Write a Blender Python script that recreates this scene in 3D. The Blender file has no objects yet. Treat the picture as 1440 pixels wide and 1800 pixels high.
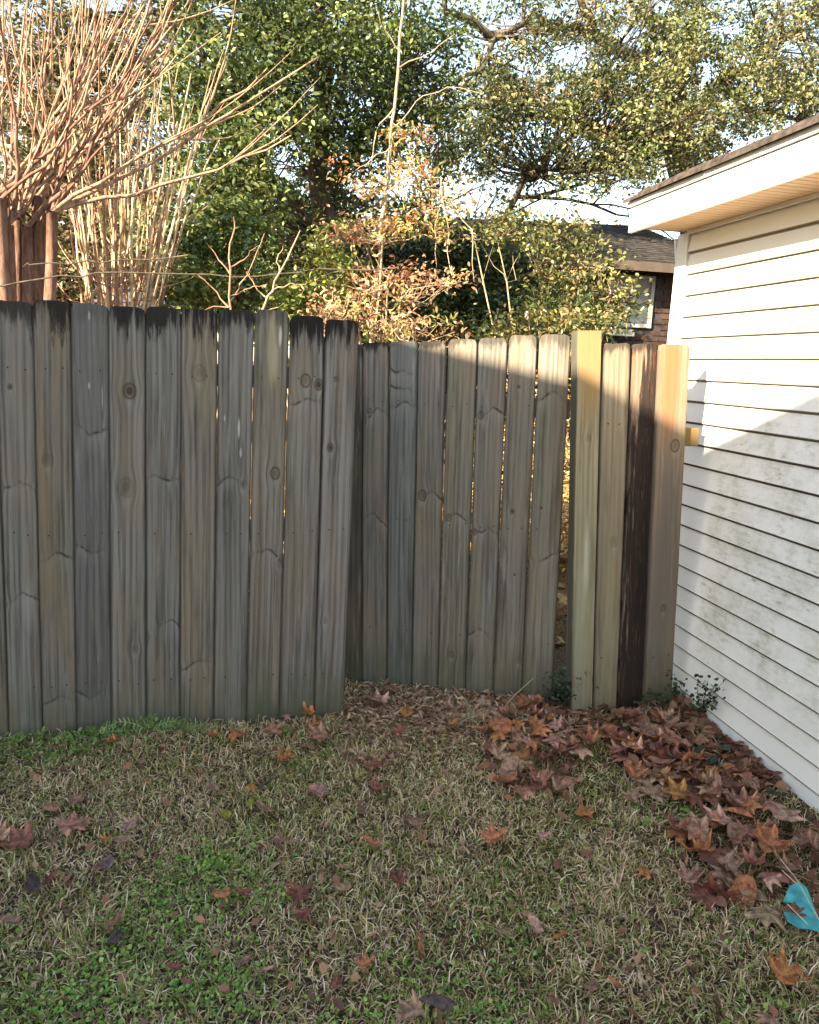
import bpy, math, random
import numpy as np
from mathutils import Vector, Matrix

random.seed(7)
rng = np.random.default_rng(7)
S = bpy.context.scene
COL = S.collection

# ------------------------------------------------------------------ camera
cd = bpy.data.cameras.new('camera')
cam = bpy.data.objects.new('camera', cd)
COL.objects.link(cam)
S.camera = cam
EYE = np.array([0.0, 0.0, 1.57])
FPX = 1278.0
_y = np.array([-277, 269.5, -FPX]); _y /= np.linalg.norm(_y)
_z = np.array([233, 6306, FPX]); _z /= np.linalg.norm(_z)
_z -= _y * (_y @ _z); _z /= np.linalg.norm(_z)
_x = np.cross(_y, _z)
R3 = np.stack([_x, _y, _z])
mw = Matrix.Identity(4)
for i in range(3):
    for j in range(3):
        mw[i][j] = R3[i, j]
    mw[i][3] = EYE[i]
cam.matrix_world = mw
cd.sensor_fit = 'HORIZONTAL'
cd.sensor_width = 36.0
cd.lens = 36.0 * FPX / 1440.0
cd.clip_start = 0.05
cd.clip_end = 2000.0

# ------------------------------------------------------------------ light
SUN = Vector((1.0, 0.67, -0.56)).normalized()      # direction the light travels
el = math.asin(-SUN.z)
az = math.atan2(-SUN.x, -SUN.y)
W = bpy.data.worlds.new('World'); S.world = W
W.use_nodes = True
nt = W.node_tree
bg = nt.nodes['Background']
sky = nt.nodes.new('ShaderNodeTexSky')
sky.sky_type = 'NISHITA'; sky.sun_disc = False
sky.sun_elevation = el; sky.sun_rotation = az
sky.air_density = 1.0; sky.dust_density = .6; sky.ozone_density = 1.2
nt.links.new(sky.outputs[0], bg.inputs['Color'])
bg.inputs['Strength'].default_value = 0.115
sl = bpy.data.lights.new('sun', 'SUN')
sl.energy = 5.0; sl.angle = math.radians(0.5); sl.color = (1.0, 0.94, 0.84)
so = bpy.data.objects.new('sun', sl); COL.objects.link(so)
so.rotation_euler = SUN.to_track_quat('-Z', 'Y').to_euler()
so.location = (-8, -6, 8)
S.view_settings.view_transform = 'Standard'
S.view_settings.look = 'None'
S.view_settings.exposure = 2.34
S.view_settings.use_white_balance = True
S.view_settings.white_balance_temperature = 8150
S.view_settings.gamma = 1.0
S.view_settings.use_curve_mapping = False

# ------------------------------------------------------------------ pixel helpers (photograph 1440 x 1800 -> world point)
def ray(px, py):
    return R3 @ np.array([px - 720.0, 900.0 - py, -FPX])
def on_plane(px, py, n, c):
    d = ray(px, py); n = np.asarray(n, float)
    return EYE + d * ((c - n @ EYE) / (n @ d))
def at(px, py, Y): return on_plane(px, py, (0, 1, 0), Y)
def atx(px, py, X): return on_plane(px, py, (1, 0, 0), X)
def gnd(px, py, z=0.0): return on_plane(px, py, (0, 0, 1), z)

# ------------------------------------------------------------------ object helpers
def tag(o, label=None, cat=None, group=None, kind=None):
    if label: o['label'] = label
    if cat: o['category'] = cat
    if group: o['group'] = group
    if kind: o['kind'] = kind
    return o
def empty(name, loc, label, cat, group=None):
    o = bpy.data.objects.new(name, None); COL.objects.link(o)
    o.location = loc; o.empty_display_size = .1
    tag(o, label, cat, group)
    return o
def link(name, me, mat=None, parent=None):
    if mat is not None and not me.materials: me.materials.append(mat)
    o = bpy.data.objects.new(name, me); COL.objects.link(o)
    if parent is not None:
        o.parent = parent
        o.matrix_parent_inverse = Matrix.Translation(-wloc(parent))
    return o
def wloc(o):
    v = Vector(o.location)
    return v
def mesh_py(V, F, name='m', smooth=False, uv=None):
    me = bpy.data.meshes.new(name)
    me.from_pydata([tuple(v) for v in V], [], [tuple(f) for f in F])
    if uv is not None:
        l = me.uv_layers.new(name='UVMap')
        for p in me.polygons:
            for li, vi in zip(p.loop_indices, p.vertices):
                l.data[li].uv = uv[vi]
    if smooth:
        for p in me.polygons: p.use_smooth = True
    me.update()
    return me
def mesh_np(V, F, name='m', col=None, smooth=False):
    V = np.ascontiguousarray(V, np.float32); F = np.ascontiguousarray(F, np.int32)
    k = F.shape[1]
    me = bpy.data.meshes.new(name)
    me.vertices.add(len(V)); me.vertices.foreach_set('co', V.ravel())
    me.loops.add(F.size); me.loops.foreach_set('vertex_index', F.ravel())
    me.polygons.add(len(F))
    me.polygons.foreach_set('loop_start', np.arange(0, F.size, k, dtype=np.int32))
    me.polygons.foreach_set('loop_total', np.full(len(F), k, np.int32))
    if smooth: me.polygons.foreach_set('use_smooth', np.ones(len(F), bool))
    if col is not None:
        a = me.color_attributes.new('Col', 'FLOAT_COLOR', 'POINT')
        c = np.ones((len(V), 4), np.float32); c[:, :3] = col
        a.data.foreach_set('color', c.ravel())
    me.update(calc_edges=True); me.validate()
    return me
class MB:
    """collects boxes and tubes for ONE mesh"""
    def __init__(s): s.V = []; s.F = []
    def box(s, a, b):
        n = len(s.V)
        for x in (a[0], b[0]):
            for y in (a[1], b[1]):
                for z in (a[2], b[2]): s.V.append((x, y, z))
        for f in ((0, 1, 3, 2), (4, 6, 7, 5), (0, 4, 5, 1), (2, 3, 7, 6), (0, 2, 6, 4), (1, 5, 7, 3)):
            s.F.append([n + i for i in f])
        return s
    def prism(s, prof, d0, d1, fn):
        """closed profile (2D) swept from d0 to d1; fn(p, d) -> xyz"""
        n = len(s.V); k = len(prof)
        for d in (d0, d1):
            for p in prof: s.V.append(fn(p, d))
        s.F.append([n + i for i in range(k)][::-1]); s.F.append([n + k + i for i in range(k)])
        for i in range(k):
            j = (i + 1) % k
            s.F.append([n + i, n + j, n + k + j, n + k + i])
        return s
    def tube(s, pts, rad, sides=5):
        pts = [Vector(p) for p in pts]; n0 = len(s.V)
        up = Vector((0.31, 0.17, 0.93))
        for i, p in enumerate(pts):
            t = (pts[min(i + 1, len(pts) - 1)] - pts[max(i - 1, 0)]).normalized()
            a = t.cross(up)
            if a.length < 1e-3: a = t.cross(Vector((1, 0, 0)))
            a.normalize(); b = t.cross(a)
            for q in range(sides):
                w = 2 * math.pi * q / sides
                s.V.append(tuple(p + (a * math.cos(w) + b * math.sin(w)) * rad[i]))
        for i in range(len(pts) - 1):
            for q in range(sides):
                r = (q + 1) % sides; o = n0 + i * sides
                s.F.append([o + q, o + r, o + sides + r, o + sides + q])
        s.F.append([n0 + q for q in range(sides)])
        s.F.append([n0 + (len(pts) - 1) * sides + q for q in range(sides)][::-1])
        return s
    def build(s, name, mat, parent=None, smooth=False):
        return link(name, mesh_py(s.V, s.F, name, smooth), mat, parent)
def bevel(o, w=.003, seg=1):
    m = o.modifiers.new('edge', 'BEVEL'); m.width = w; m.segments = seg; m.limit_method = 'ANGLE'
    return o

# ------------------------------------------------------------------ node helpers
class X:
    """a socket that can be calculated with"""
    T = None
    def __init__(s, v): s.v = v
    @staticmethod
    def m(op, *a):
        n = X.T.nodes.new('ShaderNodeMath'); n.operation = op
        for i, q in enumerate(a):
            q = q.v if isinstance(q, X) else q
            if isinstance(q, (int, float)): n.inputs[i].default_value = float(q)
            else: X.T.links.new(q, n.inputs[i])
        return X(n.outputs[0])
    def __add__(s, o): return X.m('ADD', s, o)
    __radd__ = __add__
    def __sub__(s, o): return X.m('SUBTRACT', s, o)
    def __rsub__(s, o): return X.m('SUBTRACT', o, s)
    def __mul__(s, o): return X.m('MULTIPLY', s, o)
    __rmul__ = __mul__
    def __truediv__(s, o): return X.m('DIVIDE', s, o)
    def abs(s): return X.m('ABSOLUTE', s)
    def exp(s): return X.m('EXPONENT', s)
    def sin(s): return X.m('SINE', s)
    def sqrt(s): return X.m('SQRT', s)
    def mx(s, o): return X.m('MAXIMUM', s, o)
    def mn(s, o): return X.m('MINIMUM', s, o)
    def sat(s):
        n = X.T.nodes.new('ShaderNodeClamp'); X.T.links.new(s.v, n.inputs[0]); return X(n.outputs[0])
def smooth(x, a, b):
    n = X.T.nodes.new('ShaderNodeMapRange'); n.interpolation_type = 'SMOOTHSTEP'
    X.T.links.new(x.v, n.inputs[0])
    for i, q in ((1, a), (2, b)):
        if isinstance(q, X): X.T.links.new(q.v, n.inputs[i])
        else: n.inputs[i].default_value = q
    return X(n.outputs[0])
def vec(x, y, z=0.0):
    n = X.T.nodes.new('ShaderNodeCombineXYZ')
    for i, q in enumerate((x, y, z)):
        if isinstance(q, X): X.T.links.new(q.v, n.inputs[i])
        else: n.inputs[i].default_value = q
    return n.outputs[0]
def noise(v, scale=1.0, detail=3.0, rough=.55):
    n = X.T.nodes.new('ShaderNodeTexNoise')
    X.T.links.new(v.v if isinstance(v, X) else v, n.inputs['Vector'])
    n.inputs['Scale'].default_value = scale; n.inputs['Detail'].default_value = detail
    n.inputs['Roughness'].default_value = rough
    return X(n.outputs[0])
def rgb(c):
    n = X.T.nodes.new('ShaderNodeRGB'); n.outputs[0].default_value = (*c, 1); return n.outputs[0]
def mix(a, b, f, mode='MIX'):
    n = X.T.nodes.new('ShaderNodeMix'); n.data_type = 'RGBA'; n.blend_type = mode
    for i, q in ((0, f), (6, a), (7, b)):
        if isinstance(q, X): q = q.v
        if isinstance(q, (int, float)): n.inputs[i].default_value = q
        elif isinstance(q, (tuple, list)): n.inputs[i].default_value = (*q, 1)
        else: X.T.links.new(q, n.inputs[i])
    return n.outputs[2]
def new_mat(name):
    m = bpy.data.materials.new(name); m.use_nodes = True
    X.T = m.node_tree
    return m, m.node_tree.nodes['Principled BSDF']
def setc(p, c, rough=.8, spec=.3):
    if isinstance(c, (tuple, list)): p.inputs['Base Color'].default_value = (*c, 1)
    else: X.T.links.new(c, p.inputs['Base Color'])
    if isinstance(rough, X): X.T.links.new(rough.v, p.inputs['Roughness'])
    else: p.inputs['Roughness'].default_value = rough
    p.inputs['Specular IOR Level'].default_value = spec
def bump(p, h, strength=.4, dist=.002):
    n = X.T.nodes.new('ShaderNodeBump')
    n.inputs['Strength'].default_value = strength; n.inputs['Distance'].default_value = dist
    X.T.links.new(h.v, n.inputs['Height']); X.T.links.new(n.outputs[0], p.inputs['Normal'])
def position():
    g = X.T.nodes.new('ShaderNodeNewGeometry'); sp = X.T.nodes.new('ShaderNodeSeparateXYZ')
    X.T.links.new(g.outputs['Position'], sp.inputs[0])
    return g.outputs['Position'], X(sp.outputs[0]), X(sp.outputs[1]), X(sp.outputs[2])
def attr(name='Col'):
    n = X.T.nodes.new('ShaderNodeAttribute'); n.attribute_name = name; return n.outputs['Color']

def simple(name, c, rough=.7, spec=.3, var=.15, scale=8.0, bmp=0.0):
    m, p = new_mat(name)
    pos, _, _, _ = position()
    n = noise(pos, scale, 4)
    c2 = tuple(q * (1 - var) for q in c); c1 = tuple(min(1, q * (1 + var)) for q in c)
    setc(p, mix(c2, c1, smooth(n, .3, .7)), rough, spec)
    if bmp: bump(p, noise(pos, scale * 6, 4), .5, bmp)
    return m

def wood_mat(name, light=(.24, .212, .18), dark=(.09, .078, .066), marks=(), top=1.75, black=.6, blen=.12,
             algae=.3, brown=.3, seed=0.0, width=.14, charred=0.0, fresh=0.0, patch=()):
    """weathered pine picket; marks = (u, v, kind, size): knots, arches of grain, dark slashes"""
    m, p = new_mat(name)
    tc = X.T.nodes.new('ShaderNodeUVMap'); sp = X.T.nodes.new('ShaderNodeSeparateXYZ')
    X.T.links.new(tc.outputs[0], sp.inputs[0])
    u, v = X(sp.outputs[0]), X(sp.outputs[1])
    uw = u; dk = None; lt = None; core = None
    wob = noise(vec(u * 9.0, v * 3.0, seed + 5), 1.0, 2) - .5
    wv_ = lambda q: ((q * 7919.0 + seed) % 1.0)
    for (uk, vk, kind, r) in marks:
        du = u - uk; dv = v - vk
        if kind in ('knot', 'ring', 'faint'):
            d = ((du / r) * (du / r) + (dv / (1.35 * r)) * (dv / (1.35 * r))).sqrt()
            e = ((d * d) * -.16).exp()
            uw = uw - du * e * .75
            c = smooth(d + wob * .9, 1.25, .55)
            k = {'knot': .9, 'ring': .35, 'faint': .25}[kind]
            core = c * k if core is None else core.mx(c * k)
            rg = ((d + wob * .8 - 1.3) * (d + wob * .8 - 1.3) * -14.0).exp() * (.75 if kind != 'faint' else .3)
            core = core.mx(rg)
            hl = ((du / r * 1.4) * (du / r * 1.4) * -1.0).exp() * ((dv / r + 2.6) * (dv / r + 2.6) * -.35).exp() * .35
            lt = hl if lt is None else lt.mx(hl)
        else:                                         # arch: arms down, vee: arms up
            sgn = 1.0 if kind == 'arch' else -1.0
            a = dv + (du * du + .00006).sqrt() * (sgn * r) + wob * .11
            wv = wv_(vk)
            cs = .03 * (1 if wv > .5 else -1)
            band = (((du - cs) * (du - cs)) * (-1.0 / (.034 ** 2))).exp() + (((du + cs) * (du + cs)) * (-1.0 / (.03 ** 2))).exp() * .35
            brk = smooth(noise(vec(u * 70.0, v * 45.0, seed + 41), 1.0, 3), .28, .52)
            ln = ((a / .0062) * (a / .0062) * -1.0).exp() * band * brk * .95
            dk = ln if dk is None else dk.mx(ln)
            hl = (((a + .016) / .013) * ((a + .016) / .013) * -1.0).exp() * band * (brk * .5 + .2) * .35
            lt = hl if lt is None else lt.mx(hl)
            uw = uw + (a / .03 * (a / .03) * -1.0).exp() * du * .13
            sh = smooth(a, -.10, 0.0) * smooth(a, .012, 0.0) * .2 * band
            lt = lt.mx(sh)
    big = noise(vec(uw * 16.0, v * .9, seed), 1.0, 3)
    g1 = noise(vec(uw * 95.0 + big * 2.0, v * 1.1, seed + 1), 1.0, 6, .66)
    g2 = noise(vec(uw * 330.0, v * 5.0, seed + 2), 1.0, 3)
    cath = ((uw * 260.0 + noise(vec(u * 4.0, v * .55, seed + 3), 1.0, 1) * 26.0).sin() * .5 + .5)
    g3 = noise(vec(uw * 42.0 + big, v * .7, seed + 31), 1.0, 4, .6)
    g = g1 * .50 + g2 * .16 + cath * .07 + g3 * .27
    base = mix(dark, light, smooth(g, .36, .60))
    st_ = noise(vec(u * 22.0, v * 1.7, seed + 33), 1.0, 5, .65)
    base = mix(base, mix(base, (.42, .40, .37), 1.0, 'MULTIPLY'), smooth(st_, .48, .72) * .75)
    gry = noise(vec(u * 30.0, v * 2.4, seed + 35), 1.0, 4, .65)
    base = mix(base, (.30, .285, .265), smooth(gry, .56, .74) * .5)
    bl = noise(vec(u * 14.0, v * 2.2, seed + 7), 1.0, 4)
    base = mix(base, (.25, .175, .11), smooth(bl, .38, .72) * (brown * 1.25))
    bl2 = noise(vec(u * 9.0, v * 3.0, seed + 9), 1.0, 4)
    base = mix(base, (.17, .18, .115), smooth(bl2, .5, .8) * .35)
    if fresh: base = mix(base, (.50, .35, .14), fresh)
    for (pu, pv, su, sv, c, k) in patch:              # worn, stained or retoned patches and painted shade, each with its own outline
        q = (((u - pu) / su) * ((u - pu) / su) + ((v - pv) / sv) * ((v - pv) / sv)).sqrt() + wob * 1.6 + (g1 - .5) * 2.2
        base = mix(base, c, smooth(q, 1.35, .45) * k)
    if lt is not None: base = mix(base, (.36, .345, .32), lt.sat() * .75)
    if dk is not None: base = mix(base, (.04, .034, .03), dk.sat())
    if core is not None: base = mix(base, (.055, .038, .028), core.sat())
    crack = smooth(noise(vec(uw * 150.0, v * .8, seed + 11), 1.0, 2), .72, .76)
    base = mix(base, (.035, .03, .027), crack * .6)
    speck = smooth(noise(vec(u * 120.0, v * 60.0, seed + 13), 1.0, 2), .78, .84)
    base = mix(base, (.45, .44, .42), speck * .5)
    edg = smooth(u.abs() + (noise(vec(u * 10.0, v * 9.0, seed + 51), 1.0, 3) - .5) * .010, width * .5 - .011, width * .5 - .001)
    base = mix(base, (.035, .032, .028), edg * .55)
    # mildew from the cut end down, algae up from the ground
    edge = v + noise(vec(u * 48.0, v * 4.0, seed + 15), 1.0, 5, .7) * (blen * 2.6) - blen * .75 + (noise(vec(u * 11.0, v * 3.0, seed + 16), 1.0, 2) - .5) * (blen * 1.6)
    base = mix(base, (.018, .016, .015), smooth(edge, top - blen * .25, top + blen * .30) * black * smooth(noise(vec(u * 160.0, v * 30.0, seed + 18), 1.0, 4, .7) + smooth(v, top - blen * .8, top) * .35, .30, .62))
    low = v - noise(vec(u * 30.0, v * 7.0, seed + 17), 1.0, 3) * .35
    base = mix(base, (.075, .085, .05), smooth(low, .16, -.16) * algae)
    if charred:
        cc = smooth(noise(vec(u * 48.0, v * 3.2, seed + 19), 1.0, 5, .7) + (u * 4.5) + smooth(v, 1.62, 1.2) * .26, .42, .56)
        base = mix(base, (.016, .011, .010), cc * charred)
        base = mix(base, (.20, .075, .05), smooth(noise(vec(u * 120.0, v * 9.0, seed + 23), 1.0, 4, .7), .55, .7) * .55)
    setc(p, base, .85, .15)
    h = g * 1.0
    if dk is not None: h = h - dk * .25
    if core is not None: h = h - core * .3
    bump(p, h - crack * 1.2, .55, .003)
    return m

def leaf_mat(name, rough=.5, trans=.35, spec=.4, veins=False):
    m, p = new_mat(name)
    c = attr()
    pos, _, _, _ = position()
    oi = X.T.nodes.new('ShaderNodeObjectInfo')
    c = mix(c, oi.outputs['Color'], 1.0, 'MULTIPLY')
    if veins:
        tcn = X.T.nodes.new('ShaderNodeTexCoord')
        n = noise(tcn.outputs['Object'], 60.0, 4)
        n3 = noise(tcn.outputs['Object'], 5.0, 5, .7)
        c = mix(c, mix(c, (.38, .34, .36), 1.0, 'MULTIPLY'), smooth(n3, .40, .66))
        c = mix(c, mix(c, (1.6, 1.55, 1.4), 1.0, 'MULTIPLY'), smooth(noise(tcn.outputs['Object'], 22.0, 4), .55, .75) * .5)
        bump(p, n3 + noise(tcn.outputs['Object'], 14.0, 4) * .5, .7, .012)
    setc(p, c, rough, spec)
    if trans:
        t = X.T.nodes.new('ShaderNodeBsdfTranslucent')
        X.T.links.new(c, t.inputs['Color'])
        mx = X.T.nodes.new('ShaderNodeMixShader'); mx.inputs[0].default_value = trans
        X.T.links.new(p.outputs[0], mx.inputs[1]); X.T.links.new(t.outputs[0], mx.inputs[2])
        X.T.links.new(mx.outputs[0], X.T.nodes['Material Output'].inputs['Surface'])
    return m

# ------------------------------------------------------------------ ground
def vnoise(x, y, f, seed=0):
    r = np.sin(x * f * 1.7 + seed) * np.cos(y * f * 1.3 + seed * 2.1) + .5 * np.sin(x * f * 3.1 - y * f * 2.3 + seed * .7) + .35 * np.cos(x * f * 5.3 + y * f * 6.1 + seed)
    return r / 1.85
def gz(x, y):
    x = np.asarray(x, float); y = np.asarray(y, float)
    h = .012 * vnoise(x, y, 2.2) + .006 * vnoise(x, y, 7.0, 3)
    d = np.clip(1 - (1.98 - x) / .55, 0, 1)             # leaf-covered rise along the siding
    h = h + .035 * d * d * np.clip((y - .2) / 1.0, 0, 1)
    c = np.exp(-((x - 1.5) ** 2 / .35 + (y - 2.75) ** 2 / .05)) * .03
    return h + c

m_ground, p = new_mat('soil_and_thatch')
pos, gx, gy, _ = position()
n1 = noise(pos, 2.0, 5); n2 = noise(pos, 45.0, 5, .7); n3 = noise(pos, 160.0, 3)
c = mix((.035, .025, .017), (.16, .11, .07), smooth(n2, .3, .7))
c = mix(c, (.055, .065, .022), smooth(n1, .5, .65) * .5)
c = mix(c, (.26, .215, .14), smooth(n3, .55, .75) * .5)
far = smooth(gy, 3.2, 4.2)
c = mix(c, mix((.13, .075, .035), (.30, .20, .10), smooth(n2, .35, .65)), far * .8)
setc(p, c, .95, .1)
bump(p, n2 + n3 * .6, .8, .02)
xs = np.concatenate([[-400, -120, -40, -15, -7], np.linspace(-4, 4.5, 110), [7, 15, 40, 120, 400]])
ys = np.concatenate([[-400, -60, -15, -4], np.linspace(-1, 6, 90), [9, 15, 30, 70, 160, 500]])
GX, GY = np.meshgrid(xs, ys, indexing='ij')
GZ = gz(GX, GY) * (np.abs(GX) < 6) * (GY < 8) * (GY > -3)
V = np.stack([GX, GY, GZ], -1).reshape(-1, 3)
ny = len(ys)
I, J = np.meshgrid(np.arange(len(xs) - 1), np.arange(ny - 1), indexing='ij')
a = (I * ny + J).ravel()
F = np.stack([a, a + ny, a + ny + 1, a + 1], -1)
g = link('ground', mesh_np(V, F, 'ground', smooth=True), m_ground); tag(g, kind='structure')

# ------------------------------------------------------------------ unseen building behind the viewer, shaped to shade the yard
m_stucco = simple('beige_render_wall', (.42, .38, .32), .9, .1, .1, 3)
m_oldshingle = simple('grey_shingle', (.07, .065, .06), .95, .1, .35, 14, .004)
bh = empty('shading_building', (-6.5, -3, 0), 'unseen beige building behind the yard, broken roofline shaped to cast its shadow', 'building')
# outline of the gable in the plane x = -4.5: roofline shaped to set the shadow edge, steep, then shallower
prof = [(-9.0, 0), (.60, 0), (.60, 4.22), (-.9, 4.68), (-1.44, 4.77), (-5.0, 6.41), (-9.0, 4.6)]
MB().prism(prof, -8.5, -4.62, lambda q, d: (d, q[0], q[1])).build('wall', m_stucco, bh)
roof = [(-9.3, 4.46), (-5.0, 6.53), (-1.42, 4.88), (-.9, 4.80), (-.23, 4.595), (.68, 4.32), (.68, 4.22), (-.23, 4.50), (-.9, 4.70), (-1.44, 4.785), (-5.0, 6.42), (-9.3, 4.36)]
MB().prism(roof, -8.8, -4.5, lambda q, d: (d, q[0], q[1])).build('roof', m_oldshingle, bh)

# ------------------------------------------------------------------ white house with vinyl siding
m_siding, p = new_mat('white_vinyl_siding')
pos, wx, wy, wz = position()
n1 = noise(vec(wy * 2.2, wy * .0, wz * 1.8), 2.4, 6, .7)
n2 = noise(vec(wy * 9.0, 0.0, wz * 26.0), 2.0, 5, .7)
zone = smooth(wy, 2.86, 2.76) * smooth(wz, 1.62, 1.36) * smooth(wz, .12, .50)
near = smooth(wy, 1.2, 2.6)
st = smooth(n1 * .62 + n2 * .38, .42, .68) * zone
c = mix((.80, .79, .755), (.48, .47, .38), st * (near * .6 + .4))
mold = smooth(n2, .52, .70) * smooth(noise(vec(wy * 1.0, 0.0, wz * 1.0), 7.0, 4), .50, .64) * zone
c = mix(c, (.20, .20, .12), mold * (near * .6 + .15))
wash = smooth(noise(vec(wy * 6.5, 3.0, wz * .7), 1.6, 3), .52, .7)
c = mix(c, (.82, .82, .80), wash * .5 * smooth(wz, .9, .2))
c = mix(c, (.30, .29, .22), smooth(noise(pos, 90.0, 3), .62, .75) * .22 * zone)
gr_ = smooth(noise(vec(wy * 14.0, 0.0, wz * 3.0), 2.0, 3), .3, .8)
setc(p, c, .5, .35)
bump(p, noise(vec(wy * 6.0, 0.0, wz * 130.0), 1.0, 3), .12, .001)
m_edge, p = new_mat('siding_lap_shade_grime')
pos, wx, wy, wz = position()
setc(p, mix(mix((.34, .28, .20), (.07, .055, .042), smooth(wz, 1.75, 1.15)), (.20, .16, .11), smooth(noise(pos, 14.0, 4), .45, .7) * .35), .9, .1)  # lap shadow lines painted in with the grime, paler on the sunlit upper courses
m_trim = simple('white_painted_trim', (.80, .78, .74), .45, .35, .03, 6)
m_soffit = simple('warm_bounce_soffit', (.46, .30, .175), .6, .3, .05, 12)  # warm bounced light is put into the soffit's base colour
m_shingle = simple('brown_black_shingle', (.062, .050, .043), .95, .1, .4, 40, .004)
m_block = simple('grey_foundation_block', (.25, .24, .22), .9, .1, .2, 20, .004)

house = empty('white_house', (3.0, 0, 0), 'white vinyl-sided house with overhanging eave at the right edge', 'house')
YN, YF = -4.0, 3.20
WX = 1.995
wall = MB().box((WX, YN, -.05), (9.0, 3.27, 2.26)).build('wall', m_trim, house)
MB().box((WX - .001 + .03, YN, -.3), (8.98, 3.26, -.0)).build('foundation', m_block, house)
z0 = 1.643
CH = .0961
lvl = [z0 + CH * k for k in range(5, -18, -1)]
for zb in lvl:
    zt = zb + CH
    # one clapboard-shaped course with a rolled bottom lip; each joins the next under its butt edge
    prof = [(WX - .0005, zb + .002), (WX - .0155, zb), (WX - .0165, zb + .0045), (WX - .015, zb + .012), (WX - .0048, zt - .0072), (WX - .0030, zt + .004), (WX - .0005, zt + .004)]
    o = MB().prism(prof, YN, YF, lambda q, d: (q[0], d, q[1])).build('siding_board', m_siding, wall)
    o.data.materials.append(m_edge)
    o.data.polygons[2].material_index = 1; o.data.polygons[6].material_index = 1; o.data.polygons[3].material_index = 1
# end wall (facing away) corner post, two-sided
MB().box((WX - .022, 3.205, -.02), (WX + .07, 3.292, 2.215)).build('corner_trim', m_trim, house)
bevel(bpy.data.objects['corner_trim'], .004, 2)
for k in range(0, 18):
    pass
# eave
EX, EZ = 1.72, 2.22
MB().box((EX, YN, 2.208), (EX + .02, 3.30, 2.315)).build('fascia', m_trim, house)
bevel(bpy.data.objects['fascia'], .002)
MB().box((EX - .012, YN, 2.319), (EX + .03, 3.305, 2.341)).build('drip_edge', m_trim, house)
y = YN
while y < 3.23:
    y2 = min(y + .081, 3.24)
    prof = [(y + .0, 2.2305), (y + .004, 2.221), (y + .036, 2.221), (y + .040, 2.2305), (y + .044, 2.221), (y2 - .003, 2.221), (y2 - .001, 2.2305), (y2 - .001, 2.236), (y, 2.236)]
    MB().prism(prof, EX + .0205, WX - .001, lambda q, d: (d, q[0], q[1])).build('soffit_panel', m_soffit, house)
    y = y2
MB().box((WX - .03, YN, 2.205), (WX - .017, 3.204, 2.2208)).build('soffit_moulding', m_trim, house)
# small return bracket under the eave end
MB().prism([(0, 2.2), (0, 2.05), (.03, 2.09), (.05, 2.2)], 3.293, 3.31, lambda q, d: (WX + .05 - q[0] - .03, d, q[1])).build('eave_return', m_trim, house)
# roof deck and courses of shingles
roofo = MB().prism([(EX - .01, 2.343), (5.2, 3.45), (9.2, 2.20), (9.2, 2.16), (5.2, 3.40), (EX + .02, 2.3432)], YN - .1, 3.30,
                   lambda q, d: (q[0], d, q[1])).build('roof', m_shingle, house)
sl_ = (3.45 - 2.343) / (5.2 - EX)
yy = YN - .12
k = 0
while yy < 3.31:
    w_ = random.uniform(.26, .34); y2 = min(yy + w_ - .004, 3.335)
    xo = EX - .035 + random.uniform(-.003, .003); zz = 2.345 + (-.025) * sl_ + random.uniform(0, .003)
    pr = [(xo, zz - .002), (xo, zz + .013), (EX + .12, zz + .013 + .155 * sl_), (EX + .12, zz + .155 * sl_ + .001)]
    MB().prism(pr, yy, y2, lambda q, d: (q[0], d, q[1])).build('shingle', m_shingle, roofo)
    pr = [(xo + .004 + .002, zz + .0135), (xo + .008, zz + .026), (EX + .12, zz + .026 + .152 * sl_), (EX + .12, zz + .0138 + .155 * sl_)]
    MB().prism(pr, yy - .12, y2 - .12, lambda q, d: (q[0], d, q[1])).build('shingle', m_shingle, roofo)
    yy += w_; k += 1
for kk in range(1, 14):
    xa = EX + .10 + kk * .14; za = 2.343 + (xa - EX) * sl_ + .016
    MB().prism([(xa, za), (xa, za + .008), (xa + .2, za + .2 * sl_ + .004), (xa + .2, za + .2 * sl_)], YN - .1, 3.32,
               lambda q, d: (q[0], d, q[1])).build('shingle_course', m_shingle, roofo)

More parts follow.
